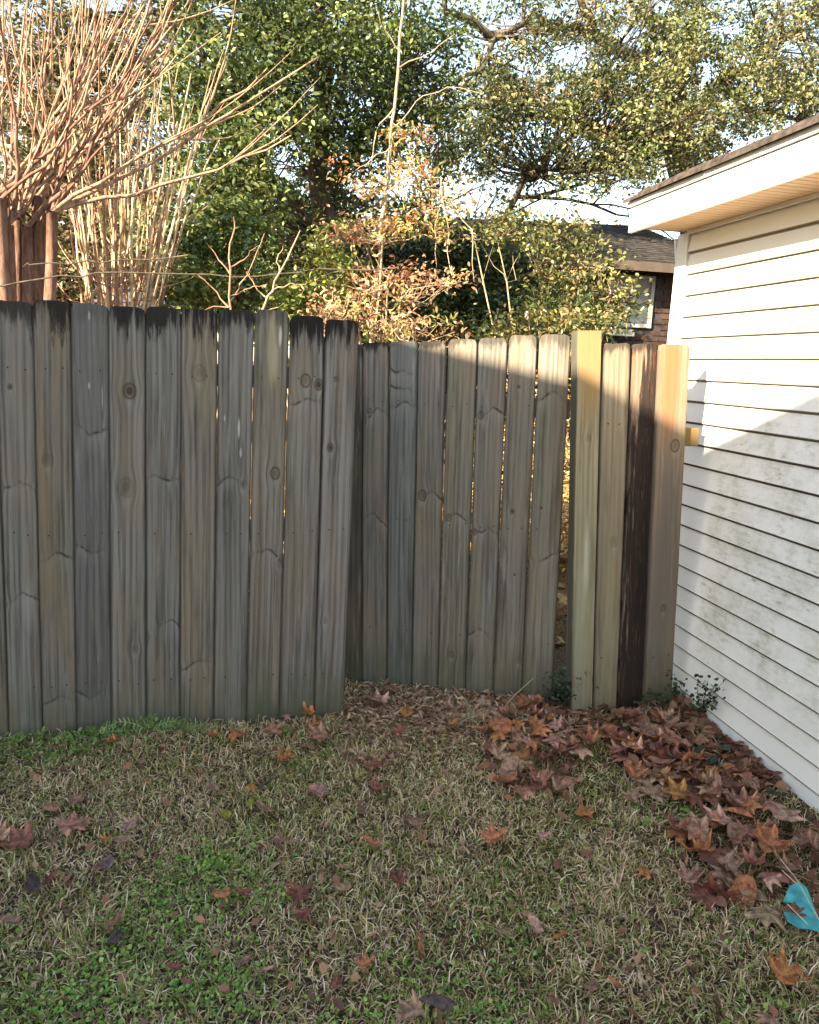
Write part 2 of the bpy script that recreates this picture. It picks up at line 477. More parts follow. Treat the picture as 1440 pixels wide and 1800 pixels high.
# ------------------------------------------------------------------ picket builder
NAIL = simple('rusty_nail', (.04, .025, .02), .6, .4, .3, 50)
def picket(name, TL, TR, BL, BR, mat, parent, th=.017, ear=.022, rnd=.012, jit=.0012, cup=.0015, nails=(), thick_dir=None, notch=0.0):
    """a board between four world corners of its front face, dog-eared, with thickness behind"""
    TL, TR, BL, BR = (np.array(q, float) for q in (TL, TR, BL, BR))
    top = (TL + TR) / 2; bot = (BL + BR) / 2
    up = top - bot; H = np.linalg.norm(up); up /= H
    ac = (BR - BL + TR - TL); ac -= up * (ac @ up); ac /= np.linalg.norm(ac)
    back = np.cross(up, ac); 
    if back[1] < 0: back = -back
    if thick_dir is not None: back = np.array(thick_dir, float)
    wb = np.linalg.norm(BR - BL); wt = np.linalg.norm(TR - TL)
    rows = [0, .12, .26, .4, .52, .64, .76, .88, (H - ear - .004) / H]
    rows = rows + [(H - ear * .45) / H, (H - ear * .12) / H, 1.0]
    inset = [0] * 9 + [rnd * .45, rnd * 1.0, ear * 1.05]
    inset[8] = 0
    nc = 6
    Vf = []; uv = []
    r = random.Random(hash((round(TL[0], 3), round(TL[2], 3))) & 0xffff)
    for i, (t, ins) in enumerate(zip(rows, inset)):
        w = wb + (wt - wb) * t
        cpt = bot + (top - bot) * t
        jl, jr = r.uniform(-jit, jit), r.uniform(-jit, jit)
        for k in range(nc + 1):
            s = (0, .035, .26, .5, .74, .965, 1)[k]
            x = (-w / 2 + ins + jl) * (1 - s) + (w / 2 - ins + jr) * s
            q = abs(2 * s - 1)
            dep = cup * (1 - q * q) * -1 + (.0050 if k in (0, nc) else 0)
            zt = 0
            if i == len(rows) - 1:
                zt = r.uniform(-.0015, .0015) - notch * math.exp(-((s - .48) / .16) ** 2)
            Vf.append(cpt + ac * x + back * dep + up * zt); uv.append((x, t * H + zt))
    nr = len(rows); nv = len(Vf)
    Vb = [v + back * th for v in Vf]
    V = Vf + Vb; uv = uv + uv
    F = []
    C = nc + 1
    for i in range(nr - 1):
        for k in range(nc):
            a = i * C + k
            F.append([a, a + 1, a + C + 1, a + C]); F.append([nv + a, nv + a + C, nv + a + C + 1, nv + a + 1])
    for i in range(nr - 1):
        a = i * C; F.append([a, a + C, nv + a + C, nv + a])
        a = i * C + nc; F.append([a, nv + a, nv + a + C, a + C])
    for k in range(nc):
        F.append([k, nv + k, nv + k + 1, k + 1]); a = (nr - 1) * C + k
        F.append([a, a + 1, nv + a + 1, nv + a])
    o = link(name, mesh_py(V, F, name, uv=uv), mat, parent)
    if nails:
        for zz in nails:
            for sx in (-.22, .24):
                t = (zz - bot[2]) / max(1e-6, (top[2] - bot[2]))
                if t <= 0 or t > .97 or r.random() < .25: continue
                cpt = bot + (top - bot) * (t + r.uniform(-.006, .006)) + ac * (wb * (sx + r.uniform(-.06, .06)))
                MB().tube([cpt - back * (.0022 + cup), cpt + back * .004], [.0034, .0034], 6).build('nail', NAIL, o)
    return o, bot, top, ac, up
def marks_for(mk, bot, top, ac, up, plane):
    """photograph positions of knots and grain arches -> board coordinates"""
    out = []
    for (px, py, kind, r) in mk:
        P = plane(px, py)
        d = P - bot
        out.append((float(d @ ac), float(d @ up), kind, r))
    return out
def board(name, te, be, ty, by, plane, parent, mk=(), patch=(), nails=(), **kw):
    pk = {k: kw.pop(k) for k in list(kw) if k in ('th', 'ear', 'rnd', 'jit', 'cup', 'notch')}
    TL, TR = plane(te[0], ty), plane(te[1], ty)
    BL, BR = plane(be[0], by), plane(be[1], by)
    top = (TL + TR) / 2; bot = (BL + BR) / 2
    up = (top - bot); H = np.linalg.norm(up); up = up / H
    ac = (BR - BL + TR - TL); ac -= up * (ac @ up); ac /= np.linalg.norm(ac)
    ms = marks_for(mk, bot, top, ac, up, plane)
    ps = []
    for (px, py, su, sv, c, k) in patch:
        d = plane(px, py) - bot; ps.append((float(d @ ac), float(d @ up), su, sv, c, k))
    board.n += 1
    kw.setdefault('width', float(np.linalg.norm(BR - BL) * .5 + np.linalg.norm(TR - TL) * .5))
    mat = wood_mat('weathered_picket_wood', marks=ms, patch=ps, top=float(H), seed=board.n * 3.7, **kw)
    return picket(name, TL, TR, BL, BR, mat, parent, nails=nails, **pk)[0]
board.n = 0
m_rail = wood_mat('rail_wood', black=0, algae=0, seed=99)
m_post = wood_mat('post_wood', black=.2, algae=.3, seed=77)

# ------------------------------------------------------------------ left fence run
YL = 3.03
fence = empty('wooden_fence', (-.6, YL, 0), 'long weathered grey dog-eared picket fence left of the gate, black mildew along its tops', 'fence')
te = [-75, -10, 56.5, 123.5, 190.5, 255.5, 318.5, 383.5, 447.5, 509.5, 571.5, 631]
be = [-42, 16, 75, 135, 196, 257, 316, 375, 433, 490, 552, 603]
ty = [528, 529, 528, 534, 539, 540, 544, 545, 545, 555, 562]
L_ = lambda px, py: at(px, py, YL)
lk = {
 1: [(34, 848, 'arch', .6), (40, 1037, 'arch', .9), (18, 680, 'knot', .006)],
 2: [(83, 809, 'faint', .012), (97, 965, 'arch', .75), (104, 1229, 'arch', .45)],
 3: [(158, 760, 'vee', .5), (162, 972, 'vee', .55), (158, 1231, 'vee', .7)],
 4: [(228, 687, 'knot', .017), (221, 857, 'faint', .019), (237, 1141, 'faint', .010)],
 5: [(280, 830, 'arch', .55), (302, 1091, 'arch', .8)],
 6: [(350, 656, 'faint', .016), (348, 1159, 'arch', .55)],
 7: [(402, 834, 'arch', .9), (428, 852, 'faint', .010)],
 8: [(484, 832, 'ring', .014), (470, 965, 'arch', .8), (495, 990, 'faint', .012)],
 9: [(537, 669, 'ring', .015), (560, 676, 'knot', .012), (540, 700, 'arch', .2)],
 10: [(581, 787, 'knot', .010), (591, 667, 'ring', .006), (571, 1091, 'faint', .008)],
}
lstyle = {
 0: dict(black=.5), 1: dict(black=.85, blen=.13, light=(.225, .215, .195)), 2: dict(black=.95, blen=.17, brown=.55, light=(.215, .195, .165)),
 3: dict(black=.25, blen=.1, light=(.17, .158, .15), dark=(.095, .087, .083), brown=.05), 4: dict(black=.95, blen=.15, light=(.245, .23, .205)),
 5: dict(black=.95, blen=.15, light=(.215, .205, .19)), 6: dict(black=1.0, blen=.20, brown=.4), 7: dict(black=.95, blen=.11, light=(.22, .21, .195), brown=.15),
 8: dict(black=.55, blen=.10, brown=.35), 9: dict(black=1.0, blen=.18, light=(.225, .21, .19)), 10: dict(black=1.0, blen=.17, light=(.235, .22, .205)),
}
lpatch = {
 1: [(62, 700, .012, .3, (.29, .275, .25), .5), (48, 1060, .02, .12, (.30, .285, .265), .5)],
 3: [(157, 555, .004, .016, (.45, .42, .40), .8), (157, 678, .005, .014, (.42, .40, .38), .7), (180, 700, .003, .05, (.36, .34, .33), .6)],
 7: [(420, 753, .005, .035, (.46, .45, .42), .85), (395, 735, .003, .015, (.46, .45, .42), .8), (423, 795, .004, .02, (.44, .43, .41), .8)],
 8: [(478, 610, .016, .13, (.36, .30, .19), .75), (493, 590, .005, .035, (.55, .52, .45), .9), (484, 640, .01, .07, (.40, .33, .21), .6)],
 10: [(600, 850, .012, .4, (.29, .27, .25), .5)],
}
nz = (1.50, .86, .22)
lgap = {6: 1.0, 7: .9, 8: 1.1, 9: 1.3, 4: .6}
for i in range(11):
    st = lstyle.get(i, {})
    o = board('picket', (te[i] + lgap.get(i - 1, .12), te[i + 1] - lgap.get(i, .12)), (be[i] + .12, be[i + 1] - .12), ty[i], 1302 - i * 3.2, L_, fence,
              mk=lk.get(i, ()), patch=lpatch.get(i, ()), nails=nz, algae=.75 if i > 7 else .45, **st)
for i in range(9):                                      # the run goes on beyond the left of the view
    x = -1.22 - .1425 * (i + 0.5)
    P = lambda dx, z: (x + dx, YL, z)
    h = 1.75 + random.uniform(-.01, .01)
    picket('picket', P(-.068, h), P(.068, h), P(-.068, -.03), P(.068, -.03), m_rail if i % 2 else m_post, fence, nails=nz)
for z in (.22, .86, 1.50):
    MB().box((-2.5, YL + .019, z - .044), (.36, YL + .055, z + .044)).build('rail', m_rail, fence)
for x in (-2.2, .28):
    MB().box((x - .045, YL + .057, -.3), (x + .045, YL + .146, 1.66)).build('post', m_post, fence)

# ------------------------------------------------------------------ gate, standing ajar
GA, GB = np.array([.40, 3.41]), np.array([1.405, 2.995])
gd = (GB - GA) / np.linalg.norm(GB - GA); gn = np.array([-gd[1], gd[0], 0.0]); gc = float(gn[:2] @ GA)
G_ = lambda px, py: on_plane(px, py, gn, gc)
gate = empty('wooden_gate', (GA[0], GA[1], 0), 'grey picket gate standing ajar between the long fence and the yellowish post', 'gate')
gte = [590, 637.5, 684, 735.5, 787.5, 841, 895, 948.5, 1005]
gbe = [588, 636, 680, 723, 769, 817.5, 866, 917, 971]
gty = [604, 602, 600, 600, 596, 594, 589, 588]
gby = [1196, 1200, 1206, 1213, 1222, 1227, 1232, 1237]
gk = {
 1: [(650, 722, 'ring', .007), (664, 716, 'arch', 1.0), (659, 904, 'arch', .9)],
 2: [(706, 652, 'arch', .15), (704, 680, 'arch', .05), (715, 704, 'arch', .45)],
 3: [(743, 871, 'ring', .013), (762, 862, 'arch', .8)],
 4: [(789, 910, 'ring', .009), (800, 905, 'arch', .7), (794, 1150, 'ring', .009)],
 5: [(866, 717, 'arch', .7), (846, 730, 'ring', .010), (836, 935, 'ring', .008), (859, 922, 'arch', .6), (843, 1104, 'arch', .7)],
 6: [(912, 680, 'knot', .005), (901, 899, 'knot', .007), (912, 1160, 'faint', .010), (905, 1010, 'knot', .004)],
 7: [(971, 692, 'arch', .55), (952, 893, 'knot', .004), (975, 973, 'arch', .5)],
}
gs = {0: dict(light=(.10, .09, .07), dark=(.05, .045, .035), black=.6), 1: dict(black=.95, blen=.07, light=(.18, .17, .155)), 2: dict(light=(.165, .165, .155), dark=(.085, .083, .078), black=.3, blen=.04, brown=.05),
      3: dict(black=.85, blen=.05, brown=.4, light=(.20, .185, .165)), 4: dict(black=.7, blen=.05, light=(.215, .195, .16)), 5: dict(black=.65, blen=.05, light=(.20, .185, .165)),
      6: dict(black=.6, blen=.08, light=(.20, .18, .155), brown=.4), 7: dict(black=.6, blen=.09, light=(.23, .205, .17), brown=.35)}
gap = {3: 3.0, 4: 1.6, 5: 2.0, 6: 2.8}
for i in range(8):
    o = board('picket', (gte[i] + .5, gte[i + 1] - gap.get(i, .5)), (gbe[i] + .4, gbe[i + 1] - .4), gty[i], gby[i], G_, gate,
              mk=gk.get(i, ()), nails=(1.40, .85, .30), algae=.5, jit=.0016, **gs[i])
gb3 = np.array([-gd[1], gd[0], 0]) * .0188
def gate_box(s0, s1, d0, d1, z0, z1, name, mat):
    V = []
    b = MB()
    for s in (s0, s1):
        for d in (d0, d1):
            for z in (z0, z1):
                q = GA + gd * s + np.array([-gd[1], gd[0]]) * d; b.V.append((q[0], q[1], z))
    b.F = [[0, 1, 3, 2], [4, 6, 7, 5], [0, 4, 5, 1], [2, 3, 7, 6], [0, 2, 6, 4], [1, 5, 7, 3]]
    return b.build(name, mat, gate)
for z in (.30, 1.40): gate_box(.06, 1.05, .020, .058, z - .044, z + .044, 'rail', m_rail)
m_iron = simple('dark_blue_latch', (.05, .06, .09), .45, .5, .3, 30)
gate_box(1.050, 1.078, -.012, -.0025, 1.27, 1.36, 'latch', m_iron)
gate_box(1.056, 1.064, -.022, -.0125, 1.30, 1.33, 'latch_pin', m_iron)

# ------------------------------------------------------------------ short fence section by the house: post, three pickets, rails
YR = 2.845
R_ = lambda px, py: at(px, py, YR)
side = empty('fence_section', (1.6, YR, 0), 'short fence section of a yellowish post and three mismatched pickets beside the white siding', 'fence')
Pz = wood_mat('yellow_post_wood', light=(.33, .29, .195), dark=(.20, .175, .12), black=.05, brown=.2, algae=.2, seed=41, top=1.73, charred=0,
              patch=[(.0, 1.66, .09, .30, (.27, .165, .075), .85), (-.105, .85, .050, 1.6, (.10, .10, .075), .92), (.005, .72, .018, .16, (.47, .45, .36), .8), (.01, .35, .02, .3, (.34, .32, .2), .5), (-.02, .3, .02, .5, (.33, .33, .24), .6)],  # second patch paints the left side's shade and green stain dark
              marks=[(.0, 1.25, 'faint', .008)])
def quad_post(name, tl, tr, bl, br, ty_, by_, Yf, depth, mat, parent):
    P = [at(bl, by_, Yf), at(br, by_, Yf), at(tr, ty_, Yf), at(tl, ty_, Yf)]
    V = [tuple(q) for q in P] + [(q[0], q[1] + depth, q[2]) for q in P]
    F = [[0, 1, 2, 3], [5, 4, 7, 6], [4, 0, 3, 7], [1, 5, 6, 2], [3, 2, 6, 7], [4, 5, 1, 0]]
    z0_ = V[0][2]; w = V[1][0] - V[0][0]
    uv = []
    for i, v in enumerate(V):
        uv.append(((-.5 if i in (0, 3) else .5 if i in (1, 2) else (-1.4 if i in (4, 7) else 1.4)) * w, v[2] - z0_))
    o = link(name, mesh_py(V, F, name, uv=uv), mat, parent); return o
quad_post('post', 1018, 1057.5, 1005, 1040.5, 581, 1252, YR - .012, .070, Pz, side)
board('picket', (1059, 1110), (1043.5, 1083.5), 603, 1250, R_, side, mk=[(1080, 952, 'faint', .012)], notch=.014, ear=.018,
      light=(.27, .225, .165), dark=(.16, .13, .095), black=.75, blen=.06, brown=.4, algae=.15, nails=(1.36, .3),
      patch=[(1070, 1100, .03, .35, (.31, .29, .17), .6)])
board('picket', (1113, 1160), (1087, 1128), 604, 1250, lambda a, b: at(a, b, YR + .004), side, mk=[(1136, 735, 'knot', .020)], notch=.004,
      light=(.26, .19, .15), dark=(.12, .08, .065), black=.8, blen=.05, brown=.5, charred=.93, algae=0, jit=.003)
board('picket', (1160, 1215), (1131, 1180), 605, 1250, lambda a, b: at(a, b, YR - .012), side, mk=[(1187, 783, 'ring', .014), (1166, 1069, 'ring', .009)],
      ear=.020, rnd=.014, light=(.25, .18, .135), dark=(.14, .10, .078), black=0.0, brown=.35, algae=.8, nails=(.3,),
      patch=[(1182, 650, .06, .25, (.28, .115, .052), .85), (1160, 1060, .07, .62, (.16, .135, .115), .8)])
yel = wood_mat('yellow_rail_end', light=(.19, .125, .050), dark=(.12, .08, .035), black=0, brown=.1, algae=0, seed=51)
o = MB().box((1.50, YR + .024, 1.262), (1.925, YR + .060, 1.342)).build('rail', yel, side); bevel(o, .004, 2)
o = MB().box((1.50, YR + .024, .25), (1.90, YR + .060, .335)).build('rail', m_rail, side)

# ------------------------------------------------------------------ house with brick walls and hipped dark roof beyond the fence
YB = 8.8
nb = empty('brick_house', (3.5, YB, 0), 'low brick house with a dark hipped roof and white window beyond the fence', 'house')
m_brickw = simple('mortar_core', (.055, .045, .042), .9, .1, .2, 12)
m_brick = []
for q, cc in enumerate([(.070, .042, .034), (.060, .036, .030), (.080, .048, .037), (.052, .034, .030)]):
    m_brick.append(simple('red_brick', cc, .9, .1, .25, 25, .003))
m_broof, p = new_mat('brown_grey_roof')
pos, bx_, by_, bz_ = position()
c = mix((.030, .027, .026), (.085, .075, .065), smooth(noise(vec(bx_ * 1.0, by_, bz_ * 4.0), 6.0, 5, .7), .4, .7))
setc(p, c, .95, .1)
m_glass, p = new_mat('window_glass')
setc(p, (.06, .07, .08), .08, .6)
m_blind = simple('pale_blind', (.24, .245, .24), .7, .2, .06, 10)
bxl, bxr = at(760, 500, YB)[0], at(1290, 500, YB)[0]
core = MB().box((bxl, YB, -.05), (bxr, YB + 6, 2.88)).build('wall', m_brickw, nb)
w0 = at(1072, 481, YB - .01); w1 = at(1142, 577, YB - .01)
# wall bricks: individually near and right of the window, where they can be told apart; the rest joined
xw0, xw1, zw0, zw1 = w0[0], w1[0], w1[2], w0[2]
rowh = .072; allb = MB(); cnt = 0
zr = .9
while zr < 2.86:
    off = 0 if int(round(zr / rowh)) % 2 else .105
    xx = bxl + off
    while xx < bxr - .2:
        inwin = xx + .2 > xw0 - .03 and xx < xw1 + .03 and zr + .06 > zw0 - .06 and zr < zw1 + .03
        if not inwin:
            a = (xx, YB - .012 - random.uniform(0, .004), zr); b = (xx + .2, YB - .0005, zr + .062)
            if xx > xw0 - .9 and zr > 1.6 and cnt < 290:
                MB().box(a, b).build('brick', random.choice(m_brick), core); cnt += 1
            else: allb.box(a, b)
        xx += .21
    zr += rowh
ob = allb.build('brick_rows', m_brick[0], core); ob['kind'] = 'stuff'
for mm in m_brick[1:]: ob.data.materials.append(mm)
for i, pl in enumerate(ob.data.polygons): pl.material_index = (i // 6 * 7 + i // 42) % 4
win = MB()
fw = .045
win.box((xw0, YB - .045, zw0), (xw0 + fw, YB - .002, zw1)).box((xw1 - fw, YB - .045, zw0), (xw1, YB - .002, zw1))
win.box((xw0 + fw, YB - .045, zw1 - fw), (xw1 - fw, YB - .002, zw1)).box((xw0 + fw, YB - .045, zw0), (xw1 - fw, YB - .002, zw0 + fw))
zm = (zw0 + zw1) / 2
win.box((xw0 + fw, YB - .04, zm - .02), (xw1 - fw, YB - .002, zm + .025))
m_dull = simple('dull_window_frame', (.34, .33, .31), .6, .2, .1, 8)
wo = win.build('window', m_dull, nb)
gl = MB().box((xw0 + fw, YB - .012, zw0 + fw), (xw1 - fw, YB - .004, zm - .02)).build('pane', m_glass, wo)
gl2 = MB().box((xw0 + fw, YB - .018, zm + .025), (xw1 - fw, YB - .010, zw1 - fw)).build('pane', m_blind, wo)
xm = (xw0 + xw1) / 2
MB().box((xm - .01, YB - .03, zm + .026), (xm + .01, YB - .019, zw1 - fw - .001)).box((xw0 + fw, YB - .028, (zm + zw1) / 2 - .008), (xm - .011, YB - .0185, (zm + zw1) / 2 + .008)).build('muntin', m_trim, wo)
s0 = at(1062, 589, YB - .1); s1 = at(1112, 580, YB - .1)
MB().box((s0[0], YB - .16, s0[2]), (s1[0], YB - .05, s1[2])).build('window_box', m_dull, nb)
# hipped roof
ez = 2.88; r0 = at(840, 392, YB + 3.2); r1 = at(1122, 397, YB + 3.2)
ex0, ex1 = bxl - .4, at(1260, 440, YB)[0]
RV = [(ex0, YB - .45, ez), (ex1, YB - .45, ez), (ex1, YB + 7, ez), (ex0, YB + 7, ez), (r0[0] - 1.5, YB + 3.2, r0[2]), (r1[0], YB + 3.2, r1[2])]
RV += [(v[0], v[1], v[2] - .05) for v in RV[:4]]
RF = [[0, 1, 5, 4], [1, 2, 5], [2, 3, 4, 5], [3, 0, 4], [0, 6, 7, 1], [1, 7, 8, 2], [2, 8, 9, 3], [3, 9, 6, 0], [6, 9, 8, 7]]
rf = link('roof', mesh_py(RV, RF, 'roof'), m_broof, nb)
A0 = np.array(RV[0]); A1 = np.array(RV[1]); A4 = np.array(RV[4]); A5 = np.array(RV[5])
nrow = 22
for k in range(nrow):
    t0, t1 = k / nrow, (k + 1.25) / nrow
    t1 = min(t1, 1)
    def pt(t, s): return (A0 * (1 - t) + A4 * t) * (1 - s) + (A1 * (1 - t) + A5 * t) * s
    nn = np.array([0, -.4, .9]) * .022
    q = [pt(t0, 0) + nn, pt(t0, 1) + nn, pt(t1, 1) + nn * .3, pt(t1, 0) + nn * .3]
    qb = [v - nn * .9 - (0, 0, .002) for v in (q[0], q[1])]
    link('shingle_course', mesh_py(q + qb, [[0, 1, 2, 3], [4, 5, 1, 0]], 'c'), m_broof, rf)
MB().box((ex0, YB - .47, ez - .11), (ex1, YB - .452, ez - .002)).build('fascia', simple('brown_fascia', (.085, .062, .048), .7, .2, .1), nb)

# grey roof of another house low at the left
rh = empty('grey_roofed_house', (-3.0, 15, 0), 'distant house whose grey roof shows just above the left fence pickets', 'house')
a = at(40, 560, 13.0); b = at(345, 560, 13.0); c_ = at(110, 497, 15.0); d_ = at(270, 510, 15.0)
m_groof = simple('bluish_grey_roof', (.085, .088, .098), .9, .15, .3, 8, .004)
MB().box((a[0] + .3, 13.3, -.05), (b[0] - .3, 17, a[2])).build('wall', m_stucco, rh)
v0 = [(a[0], 13, a[2]), (b[0], 13, a[2]), (b[0], 17.2, a[2]), (a[0], 17.2, a[2]), (c_[0], 15, c_[2]), (d_[0], 15, c_[2])]
link('roof', mesh_py(v0, [[0, 1, 5, 4], [1, 2, 5], [2, 3, 4, 5], [3, 0, 4], [3, 2, 1, 0]], 'roof'), m_groof, rh)
MB().box((a[0], 12.98, a[2] - .12), (b[0], 12.998, a[2] + .02)).build('gutter', m_trim, rh)
# ------------------------------------------------------------------ foliage helpers
def rot_frames(n, up_bias=0.6):
    """random leaf frames: unit axis a (length), b (width), c (normal) leaning upwards"""
    c = rng.normal(size=(n, 3)); c[:, 2] = np.abs(c[:, 2]) + up_bias
    c /= np.linalg.norm(c, axis=1)[:, None]
    a = rng.normal(size=(n, 3)); a -= c * (a * c).sum(1)[:, None]; a /= np.linalg.norm(a, axis=1)[:, None]
    return a, np.cross(c, a), c
def leaf_cloud(name, P, size, cols, mat, parent=None, ratio=.5, up=.5, fold=.25, kind=None):
    """one folded six-point leaf at every point of P, joined into one crown mesh"""
    n = len(P)
    a, b, c = rot_frames(n, up)
    s = (size * rng.uniform(.6, 1.25, n))[:, None]
    w = s * ratio * .5
    v0 = P; v3 = P + a * s - c * s * .15
    m1 = P + a * s * .35; m2 = P + a * s * .72 - c * s * .04
    q = [v0, m1 + b * w + c * w * fold, m2 + b * w * .8 + c * w * fold * .8 - c * s * .04, v3,
         m2 - b * w * .8 + c * w * fold * .8 - c * s * .04, m1 - b * w + c * w * fold]
    V = np.stack(q, 1).reshape(-1, 3)
    o = np.arange(n)[:, None] * 6
    F = np.concatenate([o + np.array([0, 1, 2, 3]), o + np.array([0, 3, 4, 5])], 0)
    cols = np.repeat(cols, 6, 0)
    ob = link(name, mesh_np(V, F, name, cols), mat, parent)
    if kind: ob['kind'] = kind
    return ob
def palette(n, cs, w=None, var=.25):
    cs = np.array(cs); i = rng.choice(len(cs), n, p=None if w is None else np.array(w) / np.sum(w))
    c = cs[i] * rng.uniform(1 - var, 1 + var, (n, 1)) * rng.uniform(.92, 1.08, (n, 3))
    return np.clip(c, 0, 1)
def blob_points(blobs, per, sig):
    """blobs = (px, py, rx, ry, Y, dY, clumps) -> leaf positions, clump centres"""
    C = []
    for (px, py, rx, ry, Y, dY, k) in blobs:
        for _ in range(k):
            while True:
                u, v = rng.uniform(-1, 1, 2)
                if u * u + v * v <= 1: break
            C.append(at(px + rx * u, py + ry * v, Y + rng.uniform(-dY, dY)))
    C = np.array(C)
    per_ = rng.integers(int(per * .5), int(per * 1.5), len(C))
    idx = np.repeat(np.arange(len(C)), per_)
    sc = sig * rng.uniform(.6, 1.3, len(C))[idx][:, None]
    P = C[idx] + rng.normal(size=(len(idx), 3)) * sc * np.array([1, 1, .65])
    return P, C, idx
def branch_web(C, roots, mb, r0=.012, frac=1.0):
    """thin limbs from the nearest root point out to clump centres"""
    roots = np.array(roots)
    for c in C:
        if random.random() > frac: continue
        d = np.linalg.norm(roots - c, axis=1) + (roots[:, 2] > c[2]) * .8
        r = roots[int(np.argmin(d))]
        mid = (r + c) / 2 + rng.normal(size=3) * .08 * np.linalg.norm(c - r) + np.array([0, 0, -.05])
        q1 = r * .7 + mid * .3 + rng.normal(size=3) * .02
        mb.tube([r, q1, mid, c], [r0, r0 * .75, r0 * .5, r0 * .2], 4)
def polyline(px_pts, Y, dY=0.0):
    out = []
    for i, q in enumerate(px_pts):
        out.append(at(q[0], q[1], (q[2] if len(q) > 2 else Y + dY * i)))
    return out
def subdiv(pts, k=3, j=.01):
    out = []
    for a, b in zip(pts[:-1], pts[1:]):
        for i in range(k):
            t = i / k
            out.append(np.array(a) * (1 - t) + np.array(b) * t + rng.normal(size=3) * j * (0 if (i == 0 and not out) else 1))
    out.append(np.array(pts[-1])); return out

m_leaf_gloss = leaf_mat('evergreen_leaf', rough=.34, trans=.20, spec=.6)
m_leaf_oak = leaf_mat('oak_leaf', rough=.40, trans=.20, spec=.5)
m_leaf_dry = leaf_mat('autumn_leaf', rough=.7, trans=.35, spec=.15)
def bark_mat(name, c1, c2, s=12.0):
    m, p = new_mat(name); pos, x, y, z = position()
    n = noise(vec(x * 2.2, y * 2.2, z * .5), s, 5, .7)
    setc(p, mix(c1, c2, smooth(n, .3, .7)), .85, .15); bump(p, n, .6, .01); return m
m_bark_dark = bark_mat('dark_oak_bark', (.045, .036, .028), (.12, .095, .07))
m_bark_myrtle = bark_mat('crape_myrtle_bark', (.11, .055, .04), (.27, .155, .11), 22)
m_bark_shoot = bark_mat('tan_shoot_bark', (.20, .10, .065), (.54, .36, .24), 30)
m_bark_tan = bark_mat('pale_twig_bark', (.24, .17, .11), (.46, .35, .23), 20)
m_bark_red = bark_mat('reddish_twig_bark', (.26, .12, .08), (.42, .25, .16), 20)

# ------------------------------------------------------------------ live oak behind the neighbouring house
oak = empty('oak_tree', at(1245, 640, 13.0) * np.array([1, 1, 0]), 'large live oak spreading over the roofs on the right, small olive leaves', 'tree')
ob_ = [(1000, 60, 90, 70, 11.5, 1.2, 95), (1130, 90, 110, 90, 11.0, 1.2, 170), (1260, 130, 110, 90, 10.5, 1.2, 170), (1390, 160, 80, 80, 10.2, 1.2, 120),
       (1400, 35, 70, 45, 11, 1.2, 55), (1180, 20, 80, 40, 11.5, 1.0, 60), (1310, 25, 60, 25, 11.5, 1.0, 28), (1070, 190, 110, 70, 10.6, 1.1, 140), (940, 180, 90, 70, 10.6, 1.0, 120),
       (1180, 220, 100, 60, 10.2, 1.0, 100), (1130, 280, 60, 38, 10.0, .8, 50), (1040, 270, 70, 35, 10.2, .8, 42), (850, 200, 70, 60, 10.2, 1, 85),
       (830, 280, 55, 38, 10.0, .8, 34), (930, 262, 60, 22, 10.0, .8, 26), (1280, 215, 60, 25, 9.8, .8, 30), (880, 100, 60, 45, 11, 1.0, 48), (920, 20, 60, 30, 11.5, 1, 28),
       (980, 320, 45, 20, 10.0, .6, 9), (1075, 322, 30, 20, 10.0, .5, 9), (900, 330, 25, 30, 10, .5, 8), (1240, 262, 50, 20, 10.4, .5, 16), (810, 20, 40, 30, 11.5, .8, 14), (760, 190, 40, 50, 10.5, .8, 26),
       (1560, 120, 130, 160, 11, 1.5, 120), (1200, -120, 500, 110, 12, 2, 260)]
ob_ = [q[:6] + (max(3, int(q[6] * .50)),) for q in ob_]
P, C, idx = blob_points(ob_, 66, .15)
HOLES = [(1010, 100, 34, 30), (1100, 62, 26, 18), (1275, 50, 34, 16), (1395, 88, 24, 18), (900, 45, 26, 24), (860, 70, 20, 28), (760, 40, 30, 22), (1245, 120, 16, 18), (1190, 172, 20, 12), (1056, 212, 18, 16), (1025, 255, 24, 10), (1275, 235, 12, 10), (920, 120, 20, 18), (970, 20, 20, 16), (1160, 10, 24, 14), (1330, 155, 12, 10), (820, 110, 16, 20), (1108, 140, 12, 14), (985, 155, 14, 10)]
def carve(P, idx, holes):
    q = (P - EYE) @ R3; u = 720 + q[:, 0] / -q[:, 2] * FPX; v = 900 - q[:, 1] / -q[:, 2] * FPX
    k = np.ones(len(P), bool)
    for a, b, c, d in holes: k &= (((u - a) / c) ** 2 + ((v - b) / d) ** 2 > 1 + rng.normal(size=len(P)) * .45) | (rng.uniform(size=len(P)) < .06)
    return P[k], idx[k]
P, idx = carve(P, idx, HOLES)
tint = palette(len(C), [(.10, .115, .042), (.20, .205, .085), (.040, .052, .022), (.19, .15, .075)], [4, 3, 3.5, 1.2], .3)
cols = tint[idx] * rng.uniform(.7, 1.35, (len(P), 1))
leaf_cloud('crown', P, .066, cols, m_leaf_oak, oak, ratio=.5, up=.3)
mb = MB()
tr = [at(1245, 640, 13.0) * np.array([1, 1, 0]), at(1240, 480, 13), at(1215, 330, 12.8), at(1190, 240, 12.5)]
mb.tube(subdiv(tr, 3, .03), np.linspace(.38, .24, 10), 9)
